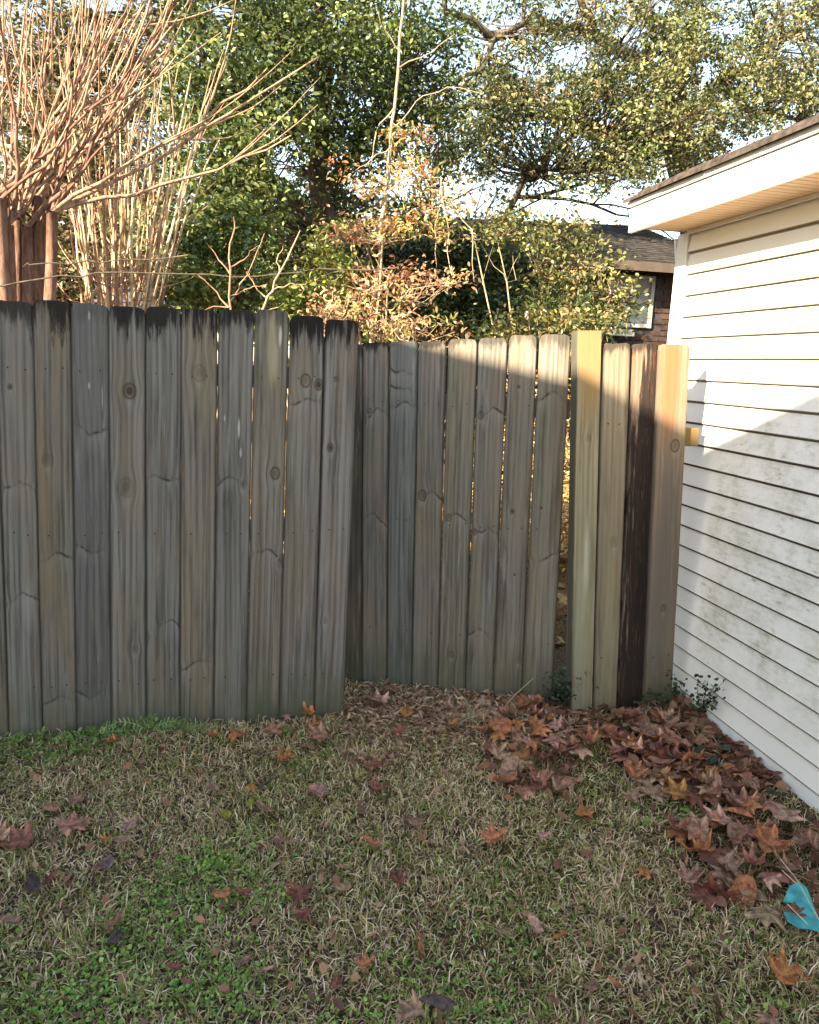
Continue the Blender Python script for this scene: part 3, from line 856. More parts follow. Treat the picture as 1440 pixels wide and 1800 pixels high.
limbs = [[(1190, 240, 12.5), (1120, 250, 12), (1040, 225, 11.5), (960, 205, 11), (880, 175, 10.8), (800, 190, 10.5)],
         [(1190, 240, 12.5), (1160, 130, 12), (1050, 60, 11.8), (1020, 0, 11.5), (1010, -80, 11.5)],
         [(1190, 240, 12.5), (1260, 150, 11.8), (1330, 110, 11.5), (1400, 60, 11), (1460, -20, 11)],
         [(1120, 250, 12), (1060, 290, 11), (990, 285, 10.5), (950, 310, 10.2)],
         [(1050, 60, 11.8), (960, 40, 11.5), (890, 60, 11.2), (840, 130, 11), (800, 150, 10.8)],
         [(1260, 150, 11.8), (1320, 200, 11), (1400, 210, 10.6)], [(890, 60, 11.2), (790, 20, 11), (770, -40, 11)],
         [(1190, 240, 12.5), (1210, 100, 12.2), (1230, -60, 12)]]
roots = []
for lm in limbs:
    pts = subdiv([at(*q) for q in lm], 3, .05)
    r0_ = .15 if lm[0][0] == 1190 else .07
    mb.tube(pts, np.linspace(r0_, .025, len(pts)), 6); roots += [np.array(q) for q in pts]
branch_web(C, roots, mb, .022, .75)
mb.build('trunk', m_bark_dark, oak, True)

# ------------------------------------------------------------------ broad evergreen behind the fence
holly = empty('evergreen_tree', at(600, 640, 7.2) * np.array([1, 1, 0]), 'dense glossy evergreen tree with deep green crown in the middle behind the fence', 'tree')
hb = [(420, 90, 110, 90, 6.8, .8, 120), (560, 70, 120, 80, 7.0, .8, 135), (690, 80, 90, 70, 7.2, .7, 80), (450, 190, 110, 80, 6.6, .8, 110), (620, 190, 120, 80, 7.4, .8, 100),
      (380, 290, 90, 60, 6.4, .7, 70), (520, 290, 90, 30, 7.9, .3, 26), (660, 270, 80, 50, 7.0, .7, 44), (560, 360, 90, 40, 7.9, .3, 44), (430, 350, 80, 50, 6.4, .6, 62),
      (740, 170, 60, 80, 7.2, .6, 45), (350, 170, 60, 80, 6.6, .6, 46), (340, 30, 50, 40, 7.0, .6, 22), (520, -60, 220, 70, 7.4, 1, 120), (730, 380, 50, 40, 7.0, .5, 22), (790, 100, 35, 60, 7.4, .5, 14),
      (640, 340, 70, 20, 7.6, .4, 10), (780, 260, 40, 50, 7.4, .5, 14), (520, 440, 110, 70, 7.9, .3, 80)]
hb = [q[:6] + (max(3, int(q[6] * .62)),) for q in hb]
P, C, idx = blob_points(hb, 70, .13)
P, idx = carve(P, idx, [(500, 300, 26, 20), (545, 335, 18, 12), (630, 330, 24, 16), (590, 40, 18, 14), (495, 275, 14, 12), (700, 330, 20, 20), (350, 100, 16, 22), (640, 180, 12, 10), (760, 110, 20, 24), (480, 420, 12, 16), (390, 20, 30, 18), (530, 370, 14, 10), (560, 15, 22, 12)])
tint = palette(len(C), [(.060, .088, .026), (.105, .135, .038), (.17, .20, .065), (.026, .042, .016)], [4, 3, 2, 2], .25)
cols = tint[idx] * rng.uniform(.7, 1.35, (len(P), 1))
leaf_cloud('crown', P, .052, cols, m_leaf_gloss, holly, ratio=.5, up=.4)
mb = MB()
t0 = at(600, 640, 7.2) * np.array([1, 1, 0])
tp = subdiv([t0, at(590, 450, 7.3), at(560, 300, 7.3), at(570, 150, 7.3), at(560, -60, 7.5)], 3, .03)
mb.tube(tp, np.linspace(.14, .04, len(tp)), 8)
roots = [np.array(q) for q in tp]
for lm in [[(590, 450, 7.3), (480, 330, 7), (400, 200, 6.8), (360, 100, 6.8)], [(570, 330, 7.3), (660, 220, 7.2), (720, 120, 7.2)], [(560, 250, 7.3), (490, 140, 7), (450, 20, 7)], [(600, 480, 7.3), (700, 400, 7.2), (760, 330, 7.2)]]:
    pts = subdiv([at(*q) for q in lm], 3, .04); mb.tube(pts, np.linspace(.055, .015, len(pts)), 5); roots += [np.array(q) for q in pts]
branch_web(C, roots, mb, .014, .7)
mb.build('trunk', m_bark_dark, holly, True)

# ------------------------------------------------------------------ shrubs
def shrub(name, label, blobs, size, tints, wts, per, sig, stems, mat=None, bark=None, ratio=.5, Y=5.0, frac=.8, base=None, r=.010, group=None, cat='shrub'):
    P, C, idx = blob_points(blobs, per, sig)
    b = C.mean(0).copy(); b[2] = 0
    if base is not None: b = at(base[0], 700, base[1]); b[2] = 0
    t = empty(name, b, label, cat, group)
    tint = palette(len(C), tints, wts, .2)
    leaf_cloud('foliage', P, size, tint[idx] * rng.uniform(.7, 1.35, (len(P), 1)), mat or m_leaf_gloss, t, ratio=ratio, up=.4)
    mb = MB(); roots = []
    top = C[:, 2].max()
    for k in range(stems):
        c = C[rng.integers(len(C))]
        p0 = b + np.array([rng.uniform(-.12, .12), rng.uniform(-.1, .1), 0])
        pts = subdiv([p0, p0 * .55 + c * .45 + np.array([0, 0, .25]), c], 3, .02)
        mb.tube(pts, np.linspace(r * 1.3, r * .5, len(pts)), 5); roots += [np.array(q) for q in pts[2:]]
    branch_web(C, roots, mb, r * .5, frac)
    mb.build('stem', bark or m_bark_tan, t, True)
    return t
GR = [(.05, .09, .02), (.10, .14, .028), (.17, .20, .045), (.035, .055, .015)]
shrub('evergreen_shrub', 'bright green shrub above the fence tops beside the tan shoots', [(370, 440, 75, 70, 5.3, .35, 80), (340, 510, 50, 40, 5.1, .3, 36), (430, 390, 60, 40, 5.5, .3, 34), (400, 520, 60, 45, 5.4, .3, 30), (255, 420, 28, 45, 5.6, .2, 12)],
      .048, [(.08, .12, .03), (.15, .175, .045), (.05, .08, .022), (.22, .21, .05)], [3, 3, 2, 1], 42, .085, 14)
shrub('evergreen_shrub', 'low yellow-green bush between the green shrub and the orange-leaved sapling', [(535, 520, 60, 35, 5.0, .3, 34), (600, 470, 40, 30, 5.3, .3, 14), (500, 545, 40, 20, 4.8, .2, 12), (570, 430, 30, 40, 5.4, .2, 10)],
      .045, [(.15, .19, .04), (.24, .24, .05), (.08, .12, .025)], [3, 2, 2], 36, .075, 9)
shrub('shaded_hedge', 'dark dense hedge in the shade behind the orange-leaved sapling', [(560, 480, 120, 90, 7.9, .4, 120), (760, 500, 110, 90, 8.0, .4, 150), (880, 500, 100, 80, 8.1, .4, 90), (960, 560, 110, 45, 7.8, .35, 80), (700, 590, 160, 40, 7.5, .3, 80), (450, 540, 90, 50, 7.8, .3, 60), (830, 425, 55, 25, 8.0, .3, 22)],
      .06, [(.05, .08, .03), (.08, .115, .035), (.035, .055, .02)], None, 48, .13, 16, bark=m_bark_dark, cat='hedge')
shrub('leafy_shrub', 'loose olive-leaved shrub in front of the brick house window', [(985, 425, 75, 38, 5.7, .3, 42), (925, 400, 55, 28, 5.9, .3, 20), (1000, 500, 70, 45, 5.5, .3, 28), (1060, 500, 32, 55, 5.4, .25, 16), (940, 570, 70, 26, 5.3, .3, 32), (1030, 570, 50, 20, 5.2, .2, 17), (1098, 528, 28, 44, 5.4, .2, 11), (870, 590, 30, 12, 5.1, .2, 7), (860, 400, 40, 30, 6.0, .2, 12)],
      .046, [(.11, .115, .035), (.20, .185, .06), (.06, .075, .025), (.24, .18, .08)], [3, 2, 3, 1], 26, .075, 16, frac=1.0)
ORG = [(.46, .22, .13), (.58, .38, .24), (.34, .13, .08), (.32, .29, .10)]
t = shrub('autumn_shrub', 'orange and russet leaved shrub rising over the gate end of the fence', [(690, 490, 105, 18, 4.7, .25, 30), (610, 402, 42, 15, 4.8, .2, 14), (640, 525, 80, 22, 4.6, .25, 18), (745, 575, 60, 24, 4.4, .2, 20), (600, 550, 55, 20, 4.5, .2, 26), (780, 492, 40, 8, 4.7, .1, 8), (670, 575, 60, 22, 4.4, .2, 15), (660, 412, 26, 12, 4.8, .1, 6)],
      .042, ORG, [4, 3, 2, 2.5], 14, .065, 12, mat=m_leaf_dry, bark=m_bark_tan, base=(660, 4.6), ratio=.36, frac=1.0)
# thin sapling with hanging twigs
sap = empty('young_tree', at(655, 700, 4.9) * np.array([1, 1, 0]), 'thin pale sapling with sparse orange and yellow leaves above the autumn shrub', 'tree')
mb = MB()
tp = subdiv([at(655, 640, 4.9) * np.array([1, 1, 0]), at(656, 540, 4.9), at(668, 420, 4.9), at(678, 335, 4.9), at(688, 258, 4.9), at(693, 190, 4.9), at(702, 100, 4.9), at(714, -10, 4.9), at(718, -80, 4.9)], 3, .008)
mb.tube(tp, np.linspace(.017, .006, len(tp)), 6)
for br in [[(688, 258), (655, 285), (625, 300)], [(690, 225), (730, 180), (790, 150), (850, 165)], [(676, 345), (720, 310), (775, 312), (785, 380), (793, 480)], [(668, 420), (630, 405), (560, 395)],
           [(660, 480), (640, 430), (600, 415)], [(778, 330), (766, 400), (768, 470)], [(693, 190), (660, 230), (652, 290)], [(700, 120), (760, 90), (800, 60)], [(656, 520), (610, 500), (570, 540)],
           [(785, 350), (830, 400), (833, 490)], [(658, 510), (720, 500), (800, 495), (830, 497)], [(705, 90), (680, 60), (660, 10)], [(662, 450), (650, 440), (700, 420), (760, 415)]]:
    pts = subdiv([at(q[0], q[1], 4.85 - .04 * i) for i, q in enumerate(br)], 3, .008); mb.tube(pts, np.linspace(.006, .0022, len(pts)), 4)
mb.build('trunk', m_bark_tan, sap, True)
sb = [(720, 235, 32, 10, 4.9, .1, 10), (715, 295, 60, 18, 4.9, .15, 14), (655, 332, 24, 18, 4.9, .1, 9), (775, 345, 40, 22, 4.8, .15, 14), (720, 395, 70, 14, 4.8, .15, 16), (790, 410, 30, 14, 4.8, .1, 8), (730, 330, 40, 30, 4.9, .2, 8), (610, 300, 20, 30, 5, .1, 4)]
P, C, idx = blob_points(sb, 15, .06)
tint = palette(len(C), [(.50, .22, .09), (.56, .38, .17), (.36, .34, .10), (.45, .16, .07)], [3, 3, 2.2, 1], .2)
leaf_cloud('crown', P, .040, tint[idx] * rng.uniform(.7, 1.3, (len(P), 1)), m_leaf_dry, sap, ratio=.38)

# bare forked saplings just behind the fence
def bare(label, Y, main, brs, r=.008, mat=None):
    b = at(main[0][0], 700, Y); b[2] = 0
    t = empty('bare_sapling', b, label, 'sapling')
    pts = subdiv([b] + [at(q[0], q[1], Y) for q in main], 3, .006)
    m_ = MB(); m_.tube(pts, np.linspace(r, r * .4, len(pts)), 5); m_.build('stem', mat or m_bark_tan, t, True)
    for q in brs:
        pts = subdiv([at(a[0], a[1], Y) for a in q], 3, .006)
        m_ = MB(); m_.tube(pts, np.linspace(r * .6, r * .2, len(pts)), 4); m_.build('branch', mat or m_bark_tan, t, True)
bare('small leafless reddish sapling above the fifth gap of fence tops', 3.9, [(403, 560), (404, 500), (405, 430), (411, 380)],
     [[(402, 540), (368, 500), (345, 480)], [(404, 530), (425, 500), (455, 440), (465, 410)], [(404, 480), (385, 455), (365, 430)], [(404, 520), (440, 505), (470, 500)], [(405, 470), (430, 455), (450, 435)], [(404, 540), (380, 535), (360, 545)]], .0075, m_bark_red)
bare('small leafless pale sapling leaning right beside the reddish one', 3.95, [(452, 560), (470, 525), (492, 480), (512, 440), (528, 405)],
     [[(470, 525), (450, 500), (432, 478)], [(480, 510), (510, 500), (540, 495)], [(492, 480), (490, 450), (498, 430)], [(462, 545), (490, 540)]], .008)

# ------------------------------------------------------------------ crape myrtle at the left edge
def shoot(p, d, L, curl=.12, n=7, grav=0.0):
    pts = [np.array(p, float)]; d = np.array(d, float); d /= np.linalg.norm(d)
    for i in range(n):
        pts.append(pts[-1] + d * L / n)
        d = d + rng.normal(size=3) * curl * .5 + np.array([0, 0, .07 - grav]); d /= np.linalg.norm(d)
    return pts
cm = empty('crape_myrtle', at(20, 700, 4.3) * np.array([1, 1, 0]), 'bare crape myrtle at the left edge with thick reddish trunks and long fanning shoots', 'tree')
knuck = [(-40, 380), (-12, 410), (14, 395), (34, 370), (58, 385), (76, 362), (92, 372), (30, 340), (2, 350), (66, 345), (48, 400), (-25, 360), (88, 385), (20, 420), (70, 395), (-4, 385)]
knp = []
for i, (kx, ky) in enumerate(knuck):
    Yk = 4.3 + random.uniform(-.14, .14)
    b = at(16 + (kx - 30) * .50, 700, Yk); b[2] = 0
    k = at(kx, ky, Yk); knp.append(k)
    pts = subdiv([b, b * .5 + k * .5 + np.array([0, 0, .1]), k], 4, .006)
    MB().tube(pts, np.linspace(.044, .028, len(pts)), 8).build('trunk', m_bark_myrtle, cm, True)
tips = [(-60, -60), (-20, -80), (20, -60), (60, -90), (100, -60), (140, -80), (170, -40), (205, -60), (240, -20), (280, -50), (310, 0), (250, 40), (330, -60), (200, 30), (150, 60), (290, 90), (230, 120), (60, 20), (0, 30), (180, 0), (268, 30), (90, 90), (310, 60), (260, 150)]
tw = MB()
def long_shoot(k, tip, Yt, r, mat, par, bow=.06, twigs=4):
    e = at(tip[0], tip[1], Yt)
    m1 = k * .66 + e * .34 + np.array([rng.uniform(-bow, bow), rng.uniform(-bow, bow), -bow * .8])
    m2 = k * .33 + e * .67 + np.array([rng.uniform(-bow, bow), rng.uniform(-bow, bow), -bow * .9])
    pts = subdiv([k, m1, m2, e], 3, .008)
    m_ = MB(); m_.tube(pts, np.linspace(r, r * .35, len(pts)), 6)
    m_.build('shoot', mat, par, True)
    for _ in range(twigs):
        i = rng.integers(3, len(pts) - 1)
        d = (pts[i + 1] - pts[i]); d /= np.linalg.norm(d)
        d = d + rng.normal(size=3) * .24 + np.array([0, 0, .08])
        tw.tube(shoot(pts[i], d, rng.uniform(.3, 1.0), .09), np.linspace(r * .5, r * .15, 8), 4)
for i, tp_ in enumerate(tips):
    long_shoot(knp[i % 16], tp_, 4.3 + rng.uniform(-.5, .5), rng.uniform(.008, .014), m_bark_shoot if i % 2 else m_bark_myrtle, cm, .05, 3)
for i in range(12):
    tx = rng.uniform(-60, 300); long_shoot(knp[i % 16], (tx, rng.uniform(-90, 160) + max(0, tx - 200) * .3), 4.3 + rng.uniform(-.5, .5), rng.uniform(.006, .010), m_bark_shoot if i % 2 else m_bark_myrtle, cm, .08, 2)
for tp_ in [(560, 100), (512, 238), (470, 120)]:
    long_shoot(knp[6] if tp_[0] != 430 else knp[5], tp_, 4.2 + rng.uniform(-.1, .2), .0115, m_bark_shoot, cm, .04, 3)
o = tw.build('twigs', m_bark_shoot, cm, True); o['kind'] = 'stuff'

# fan of cut-back tan stems beside it
m_fan = bark_mat('pale_stem_bark', (.46, .32, .18), (.74, .58, .38), 24)
fan = empty('cut_back_shrub', at(215, 700, 4.8) * np.array([1, 1, 0]), 'bare multi-stemmed shrub of straight tan shoots right of the crape myrtle', 'shrub')
tw = MB()
for i in range(46):
    s = i / 45
    bx = 150 + 130 * s + rng.uniform(-8, 8)
    Yb = 4.8 + rng.uniform(-.22, .22)
    b = at(205 + (bx - 215) * .5, 700, Yb); b[2] = 0
    k = at(bx, 545, Yb)
    tx = 95 + 270 * s + rng.uniform(-35, 35); ty_ = rng.uniform(110, 300) + (40 if s < .2 else 0)
    e = at(tx, ty_, Yb + rng.uniform(-.3, .3))
    r = rng.uniform(.007, .014)
    pts = subdiv([b, k, k * .5 + e * .5 + rng.normal(size=3) * .02, e], 3, .006)
    MB().tube(pts, np.linspace(r, r * .3, len(pts)), 6).build('stem', m_fan if i % 5 else m_bark_red, fan, True)
    for _ in range(3):
        j = rng.integers(3, len(pts) - 1); d = (pts[j + 1] - pts[j]); d /= np.linalg.norm(d)
        tw.tube(shoot(pts[j], d + rng.normal(size=3) * .35, rng.uniform(.15, .5), .1), np.linspace(r * .4, r * .12, 8), 4)
for i in range(60):
    q = at(rng.uniform(150, 285), rng.uniform(470, 550), 4.7 + rng.uniform(-.2, .2))
    tw.tube(shoot(q, rng.normal(size=3) * np.array([1, .6, .5]) + np.array([0, 0, .5]), rng.uniform(.1, .35), .25), np.linspace(.004, .0015, 8), 4)
o = tw.build('twigs', m_bark_shoot, fan, True); o['kind'] = 'stuff'
# dark runners of vine across them
for nm, pl, Yv, r, lb in (('vine_stem', [(-60, 508), (0, 498), (110, 486), (200, 481), (330, 483), (450, 484), (560, 476), (700, 470)], 4.05, .0045, 'longer dark vine stem sagging sideways across the tan shoots'),
                      ('vine_stem', [(40, 470), (60, 463), (150, 464), (230, 456), (330, 448)], 4.1, .0035, 'shorter dark vine stem above the long one'),):
    pts = subdiv([at(a, b, Yv) for a, b in pl], 3, .006)
    o = MB().tube(pts, [r] * len(pts), 5).build(nm, m_bark_dark, None, True); tag(o, lb, 'vine')

bt = empty('background_tree', at(60, 640, 9.0) * np.array([1, 1, 0]), 'loose olive and brown tree filling in behind the crape myrtle shoots', 'tree')
P, C, idx = blob_points([(40, 60, 120, 70, 9, .8, 46), (160, 130, 120, 90, 9, .8, 66), (40, 230, 110, 90, 9, .8, 50), (240, 60, 90, 60, 9, .8, 40), (190, 270, 110, 70, 8.8, .8, 60), (120, 380, 120, 60, 8.8, .8, 60), (230, 420, 90, 70, 8.6, .6, 56), (140, 480, 100, 40, 8.4, .6, 46), (60, 480, 60, 40, 8.6, .6, 20), (290, 160, 60, 60, 9, .6, 22)], 44, .17)
P, idx = carve(P, idx, [(190, 12, 22, 22), (10, 240, 26, 40), (100, 240, 14, 20), (60, 20, 14, 10), (245, 215, 14, 12), (120, 60, 12, 14), (75, 130, 12, 10)])
tint = palette(len(C), [(.09, .10, .035), (.19, .125, .07), (.065, .08, .03), (.26, .17, .10)], [4, 2, 3, 1.4], .2)
leaf_cloud('crown', P, .06, tint[idx] * rng.uniform(.7, 1.35, (len(P), 1)), m_leaf_oak, bt)
mb = MB(); b0 = at(60, 640, 9.0) * np.array([1, 1, 0])
tp = subdiv([b0, at(80, 430, 9), at(120, 200, 9), at(150, -40, 9)], 4, .04); mb.tube(tp, np.linspace(.12, .03, len(tp)), 7)
branch_web(C, [np.array(q) for q in tp[3:]], mb, .02, .8); mb.build('trunk', m_bark_dark, bt, True)
# thin leafless trees far behind on the left
for (bx, Yt, lab, seed_) in ((90, 14.0, 'thin leafless brown tree far behind the crape myrtle', 1), (300, 15.0, 'leafless tree between the crape myrtle and the evergreen', 2), (780, 14.5, 'grey leafless tree seen through the gap left of the oak', 3)):
    rr = np.random.default_rng(seed_)
    b = at(bx, 650, Yt); b[2] = 0
    t = empty('bare_tree', b, lab, 'tree')
    mb = MB(); ends = []
    def grow(p, d, L, r, depth):
        pts = [np.array(p)]
        d = d / np.linalg.norm(d)
        for _ in range(4):
            pts.append(pts[-1] + d * L / 4); d = d + rr.normal(size=3) * .12; d /= np.linalg.norm(d)
        mb.tube(pts, np.linspace(r, r * .6, 5), 5 if depth < 2 else 3)
        if depth >= 5: ends.append(pts[-1]); return
        for _ in range(3 if depth < 4 else 2):
            nd = d + rr.normal(size=3) * .55; nd[2] += .15
            grow(pts[rr.integers(2, 5)], nd, L * rr.uniform(.55, .8), r * .5, depth + 1)
    grow(b, np.array([0, 0, 1.0]), 3.6, .16, 0)
    mb.build('trunk', m_bark_dark if seed_ != 1 else m_bark_tan, t, True)
    E_ = np.array(ends)
    ii = rr.integers(0, len(E_), 1800)
    P = E_[ii] + rr.normal(size=(1800, 3)) * .25
    leaf_cloud('crown', P, .07, palette(1800, [(.25, .17, .09), (.20, .19, .07), (.33, .18, .09)]), m_leaf_dry, t)
# hazy tree line closing the view beyond the yards
P, C, idx = blob_points([(100, 390, 260, 120, 22, 2, 150), (480, 470, 300, 90, 22, 2, 170), (850, 480, 260, 90, 24, 2, 160), (60, 200, 150, 60, 20, 2, 22), (620, 350, 100, 30, 22, 1, 10)], 40, .5)
leaf_cloud('far_trees', P, .24, palette(len(C), [(.11, .10, .05), (.16, .13, .07), (.07, .09, .035), (.20, .14, .09)])[idx] * rng.uniform(.7, 1.3, (len(P), 1)), m_leaf_oak, None, kind='stuff')
bpy.data.objects['far_trees']['label'] = 'far mass of trees beyond the neighbouring yards'

# straw-coloured dead brush beyond the gate, seen through its gaps
shrub('dry_brush', 'sunlit straw-coloured dead brush showing through the gaps beside the gate', [(930, 820, 110, 160, 5.2, .4, 150), (1010, 880, 40, 120, 5.0, .3, 50)],
      .06, [(.55, .40, .18), (.62, .48, .25), (.45, .26, .11)], None, 30, .09, 10, mat=m_leaf_dry, bark=m_bark_tan, ratio=.25, cat='brush')

# ------------------------------------------------------------------ lawn
m_blade = leaf_mat('grass_blade', rough=.65, trans=.25, spec=.2)
NB = 215000
bx = rng.uniform(-1.9, 1.99, NB); by = rng.uniform(.55, 3.45, NB)
keep = (np.abs(bx) < .45 + by * .62) | (bx > 0)
pxlim = bx < 1.97
dens = np.ones(NB)
gate_mouth = np.exp(-(((bx - .85) / .45) ** 2 + ((by - 3.05) / .22) ** 2))
drift = np.clip((bx - 1.25) / .3, 0, 1) * np.clip((by - 1.5) / .4, 0, 1)
thin = np.clip(vnoise(bx, by, 6.0, 21) * 1.2 - .25, 0, 1) * .55
dens -= thin
dens -= gate_mouth * .6 + drift * .62
behind = (by > 3.02) & (bx < .40)
behind2 = (bx > 1.42) & (by > YR)
keep &= pxlim & (rng.uniform(size=NB) < dens) & ~behind & ~behind2
bx, by = bx[keep], by[keep]; n = len(bx)
print('blades', n)
def fbm(x, y, f, sd):
    return vnoise(x, y, f, sd) * .6 + vnoise(y, x, f * 2.7, sd + 4) * .4
gn_ = .55 * fbm(bx, by, 3.3, 1) + .30 * fbm(bx, by, 14.0, 5) + .55 * rng.normal(size=n)
Lb = rng.uniform(.014, .042, n); Lb *= 1 + .5 * (vnoise(bx, by, 5, 8) > .4)
ang = rng.uniform(0, 2 * np.pi, n) ; lean = rng.uniform(.35, 1.35, n)
dirh = np.stack([np.cos(ang), np.sin(ang), np.zeros(n)], 1)
side_ = np.stack([-np.sin(ang), np.cos(ang), np.zeros(n)], 1)
tw_ = rng.normal(size=n) * .5
side_ = side_ * np.cos(tw_)[:, None] + np.array([0, 0, 1.0]) * np.sin(tw_)[:, None]
wd = rng.uniform(.0010, .0024, n)[:, None]
z0_ = gz(bx, by) - .002 + rng.uniform(0, .010, n)
p0 = np.stack([bx, by, z0_], 1)
h1 = (Lb * .5)[:, None]; ca, sa = np.cos(lean)[:, None], np.sin(lean)[:, None]
p1 = p0 + dirh * h1 * sa * .8 + np.array([0, 0, 1.0]) * h1 * ca
l2 = np.clip(lean + rng.uniform(.1, .9, n), 0, 2.0)[:, None]
p2 = p1 + dirh * h1 * np.sin(l2) + np.array([0, 0, 1.0]) * h1 * np.cos(l2)
p2[:, 2] = np.maximum(p2[:, 2], z0_)
V = np.stack([p0 - side_ * wd, p0 + side_ * wd, p1 + side_ * wd * .9, p1 - side_ * wd * .9, p2 + side_ * wd * .25, p2 - side_ * wd * .25], 1).reshape(-1, 3)
o_ = np.arange(n)[:, None] * 6
F = np.concatenate([o_ + np.array([0, 1, 2, 3]), o_ + np.array([3, 2, 4, 5])], 0)
straw = palette(n, [(.76, .58, .36), (.56, .40, .24), (.90, .74, .52), (.29, .17, .10)], [4, 3, 2, 2])
green = palette(n, [(.29, .31, .095), (.17, .23, .06), (.44, .41, .16)], [3, 3, 2])
isg = (gn_ > .16)[:, None]
col = np.where(isg, green, straw)
lawn = link('grass', mesh_np(V, F, 'grass', np.repeat(col, 6, 0)), m_blade)
tag(lawn, 'short matted half-dormant lawn grass', 'grass', kind='stuff')

# small broken bits of leaf lying in the grass
n = 15000
x = rng.uniform(-1.9, 1.96, n); y = rng.uniform(.6, 3.4, n)
k = ~((y > 3.0) & (x < .42)) & ~((x > 1.42) & (y > YR))
x, y = x[k], y[k]; n = len(x)
P = np.stack([x, y, gz(x, y) + rng.uniform(.004, .016, n)], 1)
o = leaf_cloud('leaf_litter', P, .015, palette(n, [(.16, .075, .04), (.24, .12, .06), (.30, .21, .13), (.08, .045, .03)]), m_leaf_dry, None, ratio=.45, up=1.5, kind='stuff')
o['label'] = 'crumbled bits of brown leaves among the grass'
n = 900
x = rng.uniform(-1.9, 1.9, n); y = rng.uniform(.6, 3.0, n)
P = np.stack([x, y, gz(x, y) + rng.uniform(.016, .032, n)], 1)
o = leaf_cloud('leaf_pieces', P, .034, palette(n, [(.42, .21, .13), (.30, .15, .10), (.50, .30, .19), (.20, .11, .08)]), m_leaf_dry, None, ratio=.6, up=1.3, kind='stuff')
o['label'] = 'torn pieces of brown leaves strewn over the lawn'
# shredded leaves in the gate opening
n = 5000
x = np.concatenate([rng.normal(.85, .33, n // 2), rng.uniform(.35, 1.45, n // 2)]); y = np.concatenate([rng.normal(3.05, .14, n // 2), rng.uniform(2.6, 3.4, n // 2)])
gate_y = GA[1] + (x - GA[0]) * (GB[1] - GA[1]) / (GB[0] - GA[0])
k = (y < gate_y + .2); x, y = x[k], y[k]; n = len(x)
P = np.stack([x, y, gz(x, y) + rng.uniform(.004, .03, n)], 1)
o = leaf_cloud('shredded_leaves', P, .038, palette(n, [(.36, .20, .14), (.46, .30, .20), (.20, .11, .08), (.62, .48, .32)], [4, 3, 2, 3]), m_leaf_dry, None, ratio=.28, up=1.8, kind='stuff')
o['label'] = 'shredded reddish leaf litter in the gate opening'
# ground litter beyond the fence
n = 9000
x = rng.uniform(-3, 5, n); y = rng.uniform(3.6, 9, n)
P = np.stack([x, y, gz(x, y) * (y < 8) + rng.uniform(.0, .05, n)], 1)
o = leaf_cloud('yard_litter', P, .09, palette(n, [(.40, .22, .10), (.50, .33, .17), (.26, .12, .06)]), m_leaf_dry, None, ratio=.6, up=1.2, kind='stuff')
o['label'] = 'fallen leaves covering the yard beyond the fence'

# clover and low broad-leaved ground cover
def cover(name, label, patches, size, pal, ratio=.9, hmax=.03):
    P = []
    for (px, py, rx, ry, k) in patches:
        for _ in range(int(k * .62)):
            a, b = rng.normal(size=2) * .62
            q = gnd(px + rx * a, py + ry * b)
            if q[1] > 3.0 and q[0] < .42: q[1] = 2.98
            P.append([q[0], q[1], float(gz(q[0], q[1])) + rng.uniform(.010, hmax)])
    P = np.array(P)
    o = leaf_cloud(name, P, size, palette(len(P), pal), m_blade, None, ratio=ratio, up=1.4, fold=.15, kind='stuff')
    o['label'] = label
CG = [(.15, .30, .06), (.22, .40, .08), (.11, .22, .05), (.36, .47, .14)]
cover('clover', 'small bright green clover patches scattered in the lawn', [(335, 1560, 90, 55, 900), (395, 1525, 60, 30, 450), (460, 1580, 40, 40, 260), (230, 1600, 60, 50, 260), (300, 1650, 110, 60, 600), (200, 1730, 120, 60, 900),
      (390, 1740, 110, 60, 800), (120, 1780, 150, 40, 500), (440, 1470, 30, 20, 120), (520, 1360, 40, 30, 150), (790, 1750, 80, 50, 260), (700, 1700, 60, 40, 120), (1140, 1410, 60, 30, 130), (1220, 1420, 30, 20, 90),
      (850, 1560, 80, 60, 140), (920, 1650, 120, 60, 200), (1330, 1790, 80, 40, 160), (20, 1650, 60, 60, 160), (570, 1500, 60, 50, 130), (180, 1440, 120, 50, 200), (640, 1790, 80, 30, 160), (860, 1790, 100, 30, 200), (1060, 1560, 120, 60, 160), (1300, 1660, 60, 40, 90)],
      .011, CG)
cover('ground_cover', 'leafy green weeds carpeting the foot of the left fence', [(60, 1312, 80, 24, 170), (130, 1308, 80, 26, 260), (190, 1298, 60, 30, 230), (20, 1335, 50, 24, 120), (110, 1335, 70, 26, 150), (300, 1280, 60, 12, 120), (520, 1290, 60, 10, 60)],
      .022, [(.10, .19, .05), (.16, .28, .07), (.07, .13, .04), (.25, .35, .11)], .55, .05)

